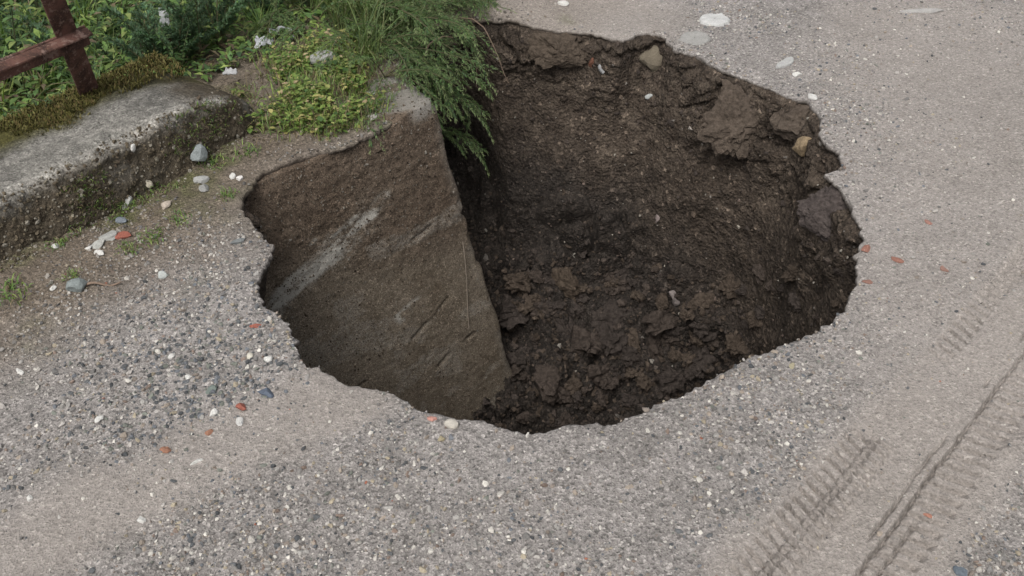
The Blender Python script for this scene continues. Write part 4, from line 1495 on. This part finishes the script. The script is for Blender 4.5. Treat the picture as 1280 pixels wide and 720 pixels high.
def feathery(seed, L=0.42, nst=6, pal=GREENS_D, up=(0.5, 1.2), bend=(1.0, 1.9), fan=0.9, leafL=(0.012, 0.024), tipc=(0.15, 0.19, 0.085), twig=(0.07, 0.15)):
    """a plant of arching stems with plumes of side twigs thick with narrow leaflets; its stems head towards +X"""
    rng = np.random.default_rng(seed)
    st, lf = Bag(), Bag()
    n = 22
    for k in range(nst):
        az = rng.normal(0, fan)
        l = L * rng.uniform(0.6, 1.2)
        path = arch_path(rng, l, az, rng.uniform(*up), rng.uniform(*bend), n, 0.06)
        V, F = tube(path, 0.0035, 0.0010)
        st.add(V, F, np.array((0.10, 0.095, 0.05)))
        shade = rng.uniform(0.75, 1.3)
        for j in list(range(5, n - 1, 2)) + [n - 1]:
            T = path[min(j + 1, n - 1)] - path[j - 1]
            T /= np.linalg.norm(T)
            for sgn in ((-1, 1) if j < n - 1 else (0,)):
                sidev = np.cross(T, (0, 0, 1.0)); sidev /= np.linalg.norm(sidev) + 1e-6
                d0 = T * 0.95 + sidev * sgn * rng.uniform(0.35, 0.9) + np.array([0, 0, rng.uniform(-0.1, 0.35)])
                d0 /= np.linalg.norm(d0)
                tl = rng.uniform(*twig) * (1.15 - 0.028 * j) * l / 0.42
                n2 = 7
                dr = rng.uniform(0.15, 0.55)
                tp = np.array([path[j] + d0 * tl * q - np.array([0, 0, 1]) * tl * dr * q * q for q in np.linspace(0, 1, n2)])
                V, F = tube(tp, 0.0013, 0.0006, 3)
                st.add(V, F, np.array((0.09, 0.10, 0.05)))
                m = 30
                q = np.sort(rng.uniform(0.05, 1.0, m))
                P = np.stack([np.interp(q * (n2 - 1), np.arange(n2), tp[:, i]) for i in range(3)], 1)
                a = rng.uniform(0, 6.28, m)
                s2 = np.cross(d0, (0.1, 0, 1.0)); s2 /= np.linalg.norm(s2)
                s3 = np.cross(d0, s2)
                D = d0 * rng.uniform(0.7, 1.3, m)[:, None] + s2 * np.cos(a)[:, None] * 0.8 + s3 * np.sin(a)[:, None] * 0.55
                LL = rng.uniform(leafL[0], leafL[1], m) * (1.15 - 0.5 * q)
                V, F, kk = leaf4(P, D, np.tile((0.0, 0.1, 1.0), (m, 1)), LL, LL * 0.24, 0.3, 0.2)
                c = pal[rng.integers(0, len(pal), m)] * rng.uniform(0.7, 1.3, m)[:, None] * shade
                tip = np.clip((q - 0.35) * 1.3, 0, 0.8)[:, None] * (0.3 + 0.7 * j / n)
                c = c * (1 - tip) + np.array(tipc) * tip
                lf.add(V, F, np.repeat(c, kk, 0))
    return st.mesh('stem'), lf.mesh('leaves')


def grass_clump(seed, n=60, lo=0.10, hi=0.34, wid=0.004, pal=GREENS_L, spread=1.0, rad=0.03):
    rng = np.random.default_rng(seed)
    P = np.column_stack([np.clip(rng.normal(0, rad, n), -1.6 * rad, 1.6 * rad), np.clip(rng.normal(0, rad, n), -1.6 * rad, 1.6 * rad), np.zeros(n)])
    V, F, C = blades(rng, P, 1, lo, hi, wid, pal, spread, None, 0.8)
    return mesh_from('blades', V, F, True, cols=C)


def place(name, parts, loc, rz, sc, label, cat, group, tilt=(0, 0)):
    root = empty(name, loc, rz)
    root.rotation_euler = (tilt[0], tilt[1], rz)
    root.scale = (sc,) * 3
    for pn, me, mat in parts:
        link(pn, me, mat, root)
    tag(root, label, cat, group)
    return root


def on_ground(x, y, sink=0.005):
    p, n, ob = drop(x, y)
    return np.array([x, y, (p[2] if p is not None else 0.0) - sink])


def build_plants():
    rng = np.random.default_rng(77)
    leafy = [[('stem', s, M_STEM), ('leaves', l, M_LEAF)] for s, l in (leafy_weed(900 + k, 0.42 + 0.05 * (k % 3), (GREENS_L, GREENS_D, GREENS_L, GREENS_B, np.vstack([GREENS_L, DRY[:2]]))[k % 5]) for k in range(7))]
    blue = [[('stem', s, M_STEM), ('leaves', l, M_LEAF)] for s, l in (feathery(950 + k, 0.34, 5, GREENS_B, (0.9, 1.5), (0.2, 0.9), 2.5, (0.014, 0.028), (0.085, 0.14, 0.075)) for k in range(3))]
    clump = [[('blades', grass_clump(980 + k, 70, 0.14, 0.40, 0.0055, (GREENS_L, np.vstack([GREENS_L, DRY]), GREENS_D)[k]), M_LEAF)] for k in range(3)]

    def spot(s, d):
        return K0 + KD * s + KN * d
    # the bank behind the kerb
    n = 0
    for k in range(330):
        s, d = rng.uniform(-1.0, 3.2), 0.40 + 3.1 * rng.uniform(0, 1) ** 1.25
        x, y = spot(s, d)
        if inside(np.array([x]), np.array([y]))[0] or rim_dist(np.array([x]), np.array([y]))[0] < 0.06:
            continue
        if s > 1.75 and d < 0.75:
            continue
        z = on_ground(x, y)
        low = 0.65 if d < 0.7 else (1.0 if d < 1.2 else 1.5)
        t = rng.uniform()
        if t < 0.40:
            place('leafy_weed', leafy[rng.integers(len(leafy))], z, rng.uniform(0, 6.28), low * rng.uniform(0.7, 1.1), 'green broad leaved weed growing on the bank behind the kerb', 'weed', 'broad leaved weeds on the bank')
        elif t < 0.55:
            place('feathery_weed', blue[rng.integers(len(blue))], z, rng.uniform(0, 6.28), low * rng.uniform(0.8, 1.2), 'blue green feathery weed growing on the bank behind the kerb', 'weed', 'feathery weeds on the bank')
        else:
            place('grass_clump', clump[rng.integers(len(clump))], z, rng.uniform(0, 6.28), low * rng.uniform(0.7, 1.2), 'clump of long grass on the bank behind the kerb', 'grass', 'grass clumps on the bank')
    # feathery blue-green weeds seen behind the mossy kerb
    for px, py in ((228, 88), (255, 80), (205, 95), (275, 60), (240, 60)):
        p = at(px, py, 0.0)
        place('feathery_weed', blue[rng.integers(len(blue))], on_ground(p[0], p[1]), rng.uniform(0, 6.28), rng.uniform(0.8, 1.1), 'blue green feathery weed growing on the bank behind the kerb', 'weed', 'feathery weeds on the bank')
    # arching plants that lean over the pit behind the wall
    arch = [[('stem', s, M_STEM), ('leaves', l, M_LEAF)] for s, l in (feathery(1000 + k, 0.50, 6, GREENS_D * 1.5, (0.2, 1.1), (0.8, 1.7), 0.75, (0.012, 0.024), (0.27, 0.31, 0.15)) for k in range(5))]
    spots = [(-0.47, 3.22, -0.2, .7), (-0.52, 3.38, -0.5, .85), (-0.50, 3.54, -0.35, .9), (-0.42, 3.66, -0.5, .9), (-0.38, 3.76, -0.7, .75), (-0.28, 3.83, -0.6, .65),
             (-0.64, 3.48, -0.9, .85), (-0.62, 3.64, -0.6, 1.0), (-0.50, 3.80, -0.9, .9), (-0.78, 3.64, -1.1, .85), (-0.80, 3.84, -0.7, 1.05), (-0.55, 4.0, -0.6, .8),
             (-0.97, 3.82, -1.2, .85), (-0.95, 4.05, -0.9, 1.0), (-0.80, 4.2, -0.5, 1.0)]
    for k, (x, y, rz, sc) in enumerate(spots):
        place('arching_weed', arch[k % len(arch)], on_ground(x, y), rz, sc, 'dark green arching weed with feathery sprays hanging towards the pit', 'weed', 'arching weeds over the pit edge')
    wisp = [[('blades', grass_clump(1070 + k, 70, 0.16, 0.46, 0.0042, np.array([(0.12, 0.17, 0.055), (0.16, 0.21, 0.075), (0.09, 0.14, 0.045), (0.19, 0.20, 0.09)]), 1.15, 0.04), M_LEAF)] for k in range(3)]
    for k, (x, y) in enumerate([(-0.55, 3.30), (-0.56, 3.45), (-0.50, 3.62), (-0.40, 3.72), (-0.34, 3.84), (-0.66, 3.55), (-0.62, 3.72), (-0.48, 3.88), (-0.76, 3.74), (-0.70, 3.92), (-0.88, 3.88), (-0.30, 3.95)]):
        place('wispy_grass', wisp[k % 3], on_ground(x, y), 1.7 * k, 0.8 + 0.05 * (k % 5), 'pale wispy grass growing through the dark arching weeds by the pit', 'grass', 'wispy grass among the arching weeds', (0.25, 0.2))
    # sprays hanging down the corner of the wall
    hang = [[('stem', s, M_STEM), ('leaves', l, M_LEAF)] for s, l in (feathery(1040 + k, 0.40, 4, GREENS_D * 1.7, (-0.1, 0.4), (1.0, 1.7), 0.5, (0.012, 0.024), (0.27, 0.31, 0.15)) for k in range(2))]
    for k, (x, y, z, rz, sc) in enumerate([(-0.42, 3.30, -0.10, -0.1, .9), (-0.40, 3.42, -0.06, -0.35, 1.0), (-0.40, 3.36, -0.30, -0.2, .8)]):
        place('hanging_weed', hang[k % 2], (x, y, z), rz, sc, ('green spray hanging into the pit close against the wall corner', 'green spray reaching farthest out over the dark pit corner', 'lowest green spray hanging inside the pit beside the wall end')[k], 'weed', 'sprays hanging beside the wall end')
    # bright grass tuft where the road starts, top of the picture
    p = at(600, 10)
    for dx, dy in ((0, 0), (-0.08, 0.04), (0.02, 0.10)):
        place('grass_clump', [('blades', grass_clump(1100 + int(dx * 100), 90, 0.06, 0.17, 0.005, np.array([(0.09, 0.17, 0.03), (0.07, 0.14, 0.025), (0.12, 0.19, 0.04)])), M_LEAF)], on_ground(p[0] + dx, p[1] + dy), 0, 1.0, 'bright green grass tuft at the road edge beyond the pit', 'grass', 'bright tufts at the far road edge')
    # small tufts in the dirt
    tl = [(193, 297, .9, 'bright green tuft in the dirt midway between kerb and pit'), (160, 312, .7, 'small tuft right of the row of stones below the kerb'),
          (265, 205, 1.0, 'green tuft below the broken kerb end'), (15, 367, 1.2, 'green tuft at the left edge of the picture below the kerb'), (70, 306, .7, 'mossy tuft at the kerb foot'),
          (150, 258, .8, 'thin grass at the kerb foot above the stones'), (285, 245, .7, 'short tuft beside the left tip of the pit'), (90, 345, .6, 'low tuft above the rounded stone with the twig'),
          (225, 275, .8, 'dry sparse tuft between the kerb end and the pit'), (310, 190, .9, 'leafy tuft at the foot of the yellow green weeds')]
    for k, (px, py, sc, lab) in enumerate(tl):
        p, nn, ob = hit(px, py)
        place('grass_tuft', [('blades', grass_clump(1200 + k, 70, 0.012, 0.045, 0.0032, np.vstack([GREENS_L, GREENS_L * 1.25, DRY[:2]]), 1.5, 0.022), M_LEAF)], p, 0, sc, lab, 'grass', None)
    # low yellow-green ground cover round the kerb end and on top of the wall
    cnt = 0
    P, A, Lh = [], [], []
    n = 12500
    px, py = rng.normal(392, 62, n), rng.normal(108, 34, n)
    B = Bag()
    X, Y = np.array([at(a, b, 0.03)[:2] for a, b in zip(px, py)]).T
    el = ((px - 392) / 100) ** 2 + ((py - 108) / 62) ** 2
    pn = fbm(p3(X * 7, Y * 7), 4, 160)
    ok = ~inside(X, Y) & (rim_dist(X, Y) > 0.03 + 0.05 * (pn + 0.3)) & (pn > -0.02 + 0.30 * el) & (px > 296)
    X, Y, pn = X[ok], Y[ok], pn[ok]
    Z = ground_z(X, Y) + rng.uniform(0, 1, len(X)) ** 1.6 * (0.025 + 0.07 * np.clip(pn + 0.2, 0, 0.7))
    m = len(X)
    a = rng.uniform(0, 6.28, m)
    D = np.stack([np.cos(a), np.sin(a), rng.uniform(-0.2, 0.6, m)], 1)
    LL = 0.005 + 0.022 * rng.uniform(0, 1, m) ** 2
    V, F, kk = leaf_mesh(np.column_stack([X, Y, Z]), D, np.tile((0, 0, 1.0), (m, 1)), LL, LL * rng.uniform(0.6, 0.9, m), 0.2, 0.2)
    pal = np.array([(0.16, 0.23, 0.055), (0.21, 0.28, 0.08), (0.11, 0.18, 0.045), (0.30, 0.32, 0.11), (0.42, 0.38, 0.15), (0.07, 0.13, 0.04), (0.40, 0.31, 0.19)])
    c = pal[rng.choice(len(pal), m, p=[.23, .2, .18, .13, .09, .10, .07])] * rng.uniform(0.75, 1.25, m)[:, None]
    B.add(V, F, np.repeat(c, kk, 0))
    gi = rng.integers(0, m, 2000)
    V, F, C = blades(rng, np.column_stack([X, Y, ground_z(X, Y)])[gi] + rng.normal(0, 0.035, (2000, 3)) * np.array([1, 1, 0]), 2, 0.02, 0.075, 0.003, np.vstack([GREENS_L * 1.3, DRY * 1.2]), 1.3)
    B.add(V, F, C)
    tag(link('low_weeds', B.mesh('low_weeds'), M_LEAF), 'low yellow green leafy weeds covering the mound beside the kerb end', 'weeds', kind='stuff')
    # undergrowth on the bank
    n = 62000
    s, d = rng.uniform(-2.0, 4.0, n), 0.36 + 4.6 * rng.uniform(0, 1, n) ** 1.2
    X, Y = K0[0] + KD[0] * s + KN[0] * d, K0[1] + KD[1] * s + KN[1] * d
    ok = ~inside(X, Y) & (rim_dist(X, Y) > 0.05)
    X, Y, d, s = X[ok], Y[ok], d[ok], s[ok]
    m = len(X)
    Z = ground_z(X, Y, False) + 0.02 + rng.uniform(0, 0.30, m) * sstep(0.36, 1.0, d)
    a = rng.uniform(0, 6.28, m)
    D = np.stack([np.cos(a), np.sin(a), rng.uniform(-0.3, 0.9, m)], 1)
    LL = rng.uniform(0.018, 0.055, m)
    V, F, kk = leaf4(np.column_stack([X, Y, Z]), D, np.tile((0.02, 0, 1.0), (m, 1)), LL, LL * rng.uniform(0.25, 0.6, m), 0.25, 0.3)
    pal = np.vstack([GREENS_D, GREENS_L, GREENS_L, GREENS_L * 1.3, DRY])
    c = pal[rng.integers(0, len(pal), m)] * rng.uniform(0.7, 1.3, m)[:, None]
    B = Bag(); B.add(V, F, np.repeat(c, kk, 0))
    tag(link('undergrowth', B.mesh('undergrowth'), M_LEAF), 'tangled low undergrowth covering the bank behind the kerb', 'undergrowth', kind='stuff')
    # dead stems over the pit edge
    for k, (a, b, bend, lab) in enumerate([((-0.22, 3.66, 0.05), (-0.02, 3.42, -0.12), 0.10, 'long dry stem drooping over the dark far corner of the pit'),
                                            ((-0.16, 3.72, 0.0), (-0.14, 3.55, -0.20), 0.03, 'thin dry root hanging below the far left rim'),
                                            ((-0.36, 3.28, 0.02), (-0.22, 3.36, 0.10), 0.05, 'short bent dry twig behind the wall corner')]):
        a, b = np.array(a), np.array(b)
        t = np.linspace(0, 1, 16)[:, None]
        path = a + (b - a) * t + np.array([0, 0, 1]) * bend * np.sin(np.pi * t) + 0.01 * np.stack([fbm(p3(t.ravel() * 5, t.ravel() * 0 + q), 2, 170 + k) for q in range(3)], 1)
        V, F = tube(path, 0.0035, 0.0015)
        tag(link('dry_stem', mesh_from('dry_stem', V, F, True, cols=np.tile((0.16, 0.115, 0.085), (len(V), 1))), M_STEM), lab, 'stem')
    # a twig on the gravel
    a, b = hit(108, 358)[0] + np.array([0, 0, .006]), hit(152, 357)[0] + np.array([0, 0, .008])
    t = np.linspace(0, 1, 12)[:, None]
    V, F = tube(a + (b - a) * t + np.array([0, 0, 1]) * 0.006 * np.sin(7 * t), 0.004, 0.0022)
    tag(link('twig', mesh_from('twig', V, F, True, cols=np.tile((0.22, 0.16, 0.12), (len(V), 1))), M_STEM), 'short brown twig beside the rounded grey stone', 'twig')


def build_face_grit():
    rng = np.random.default_rng(46)
    P, R, C = [], [], []
    for k in range(9000):
        px, py = rng.uniform(295, 640), rng.uniform(120, 530)
        p, n, ob = hit(px, py)
        if p is None or not ob.name.startswith('wall_block'):
            continue
        lo = sstep(0.15, 0.75, -p[2])
        if rng.uniform() < 0.55 * lo:
            continue
        r = min(0.0018 * math.exp(abs(rng.normal(0, 0.5))), 0.006)
        P.append(p + n * r * 0.1); R.append(r)
        C.append(np.array(random.choice([(0.085, 0.065, 0.048), (0.12, 0.095, 0.07), (0.055, 0.042, 0.032), (0.15, 0.125, 0.095), (0.10, 0.078, 0.058), (0.22, 0.20, 0.17)])) * rng.uniform(0.8, 1.2))
    V, F, C1 = scatter_mesh(np.array(P), np.array(R), np.array(C), [rock_shape(1, 580 + k, 0.7, 0.5) for k in range(6)], rng, 0.75, 1.2)
    tag(link('face_grit', mesh_from('face_grit', V, F, False, cols=C1), M_CLOD), 'earthy grit sticking to the face of the buried wall', 'grit', kind='stuff')


build_face_grit()
build_kerb_crumbs()
build_plants()


# ------------------------------------------------------------------ pale litter in the weeds
def litter(px, py, z, w, h, col, lab, seed, tilt=0.6):
    rng = np.random.default_rng(seed)
    p = at(px, py, z)
    n = 14
    u, v = np.meshgrid(np.linspace(-.5, .5, n), np.linspace(-.5, .5, n))
    q = np.column_stack([u.ravel(), v.ravel(), u.ravel() * 0])
    zz = 0.35 * fbm(q * 3 + seed, 3, seed) * w
    edge = 1 + 0.35 * fbm(q * 4 + seed, 2, seed + 5)
    X, Y = q[:, 0] * w * edge, q[:, 1] * h * edge
    top = np.column_stack([X, Y * math.cos(tilt), zz + Y * math.sin(tilt)])
    bot = top - np.array([0, 0, 0.003])
    F = grid_faces(n, n)
    V = np.vstack([top, bot])
    rimi = np.r_[np.arange(n), np.arange(1, n) * n + n - 1, np.arange(n - 2, -1, -1) + n * (n - 1), np.arange(n - 2, 0, -1) * n]
    side = np.stack([rimi, np.roll(rimi, -1), np.roll(rimi, -1) + n * n, rimi + n * n], 1)
    F = np.vstack([F, F[:, ::-1] + n * n, side[:, ::-1]])
    o = link('litter', mesh_from('litter', V, F, True, cols=np.tile(col, (len(V), 1))), M_LITTER, None, p)
    tag(o, lab, 'litter')


litter(206, 26, 0.12, 0.035, 0.09, (0.50, 0.51, 0.52), 'torn white scrap caught upright in the bank weeds', 3, 1.2)
litter(352, 40, 0.05, 0.09, 0.035, (0.33, 0.34, 0.36), 'pale crumpled scrap in the weeds behind the mound', 4, 0.4)
litter(330, 52, 0.06, 0.06, 0.04, (0.40, 0.41, 0.43), 'small pale scrap left of the crumpled one', 5, 0.4)
litter(288, 90, 0.10, 0.045, 0.025, (0.38, 0.38, 0.38), 'white flake lying at the broken kerb end', 6, 0.3)
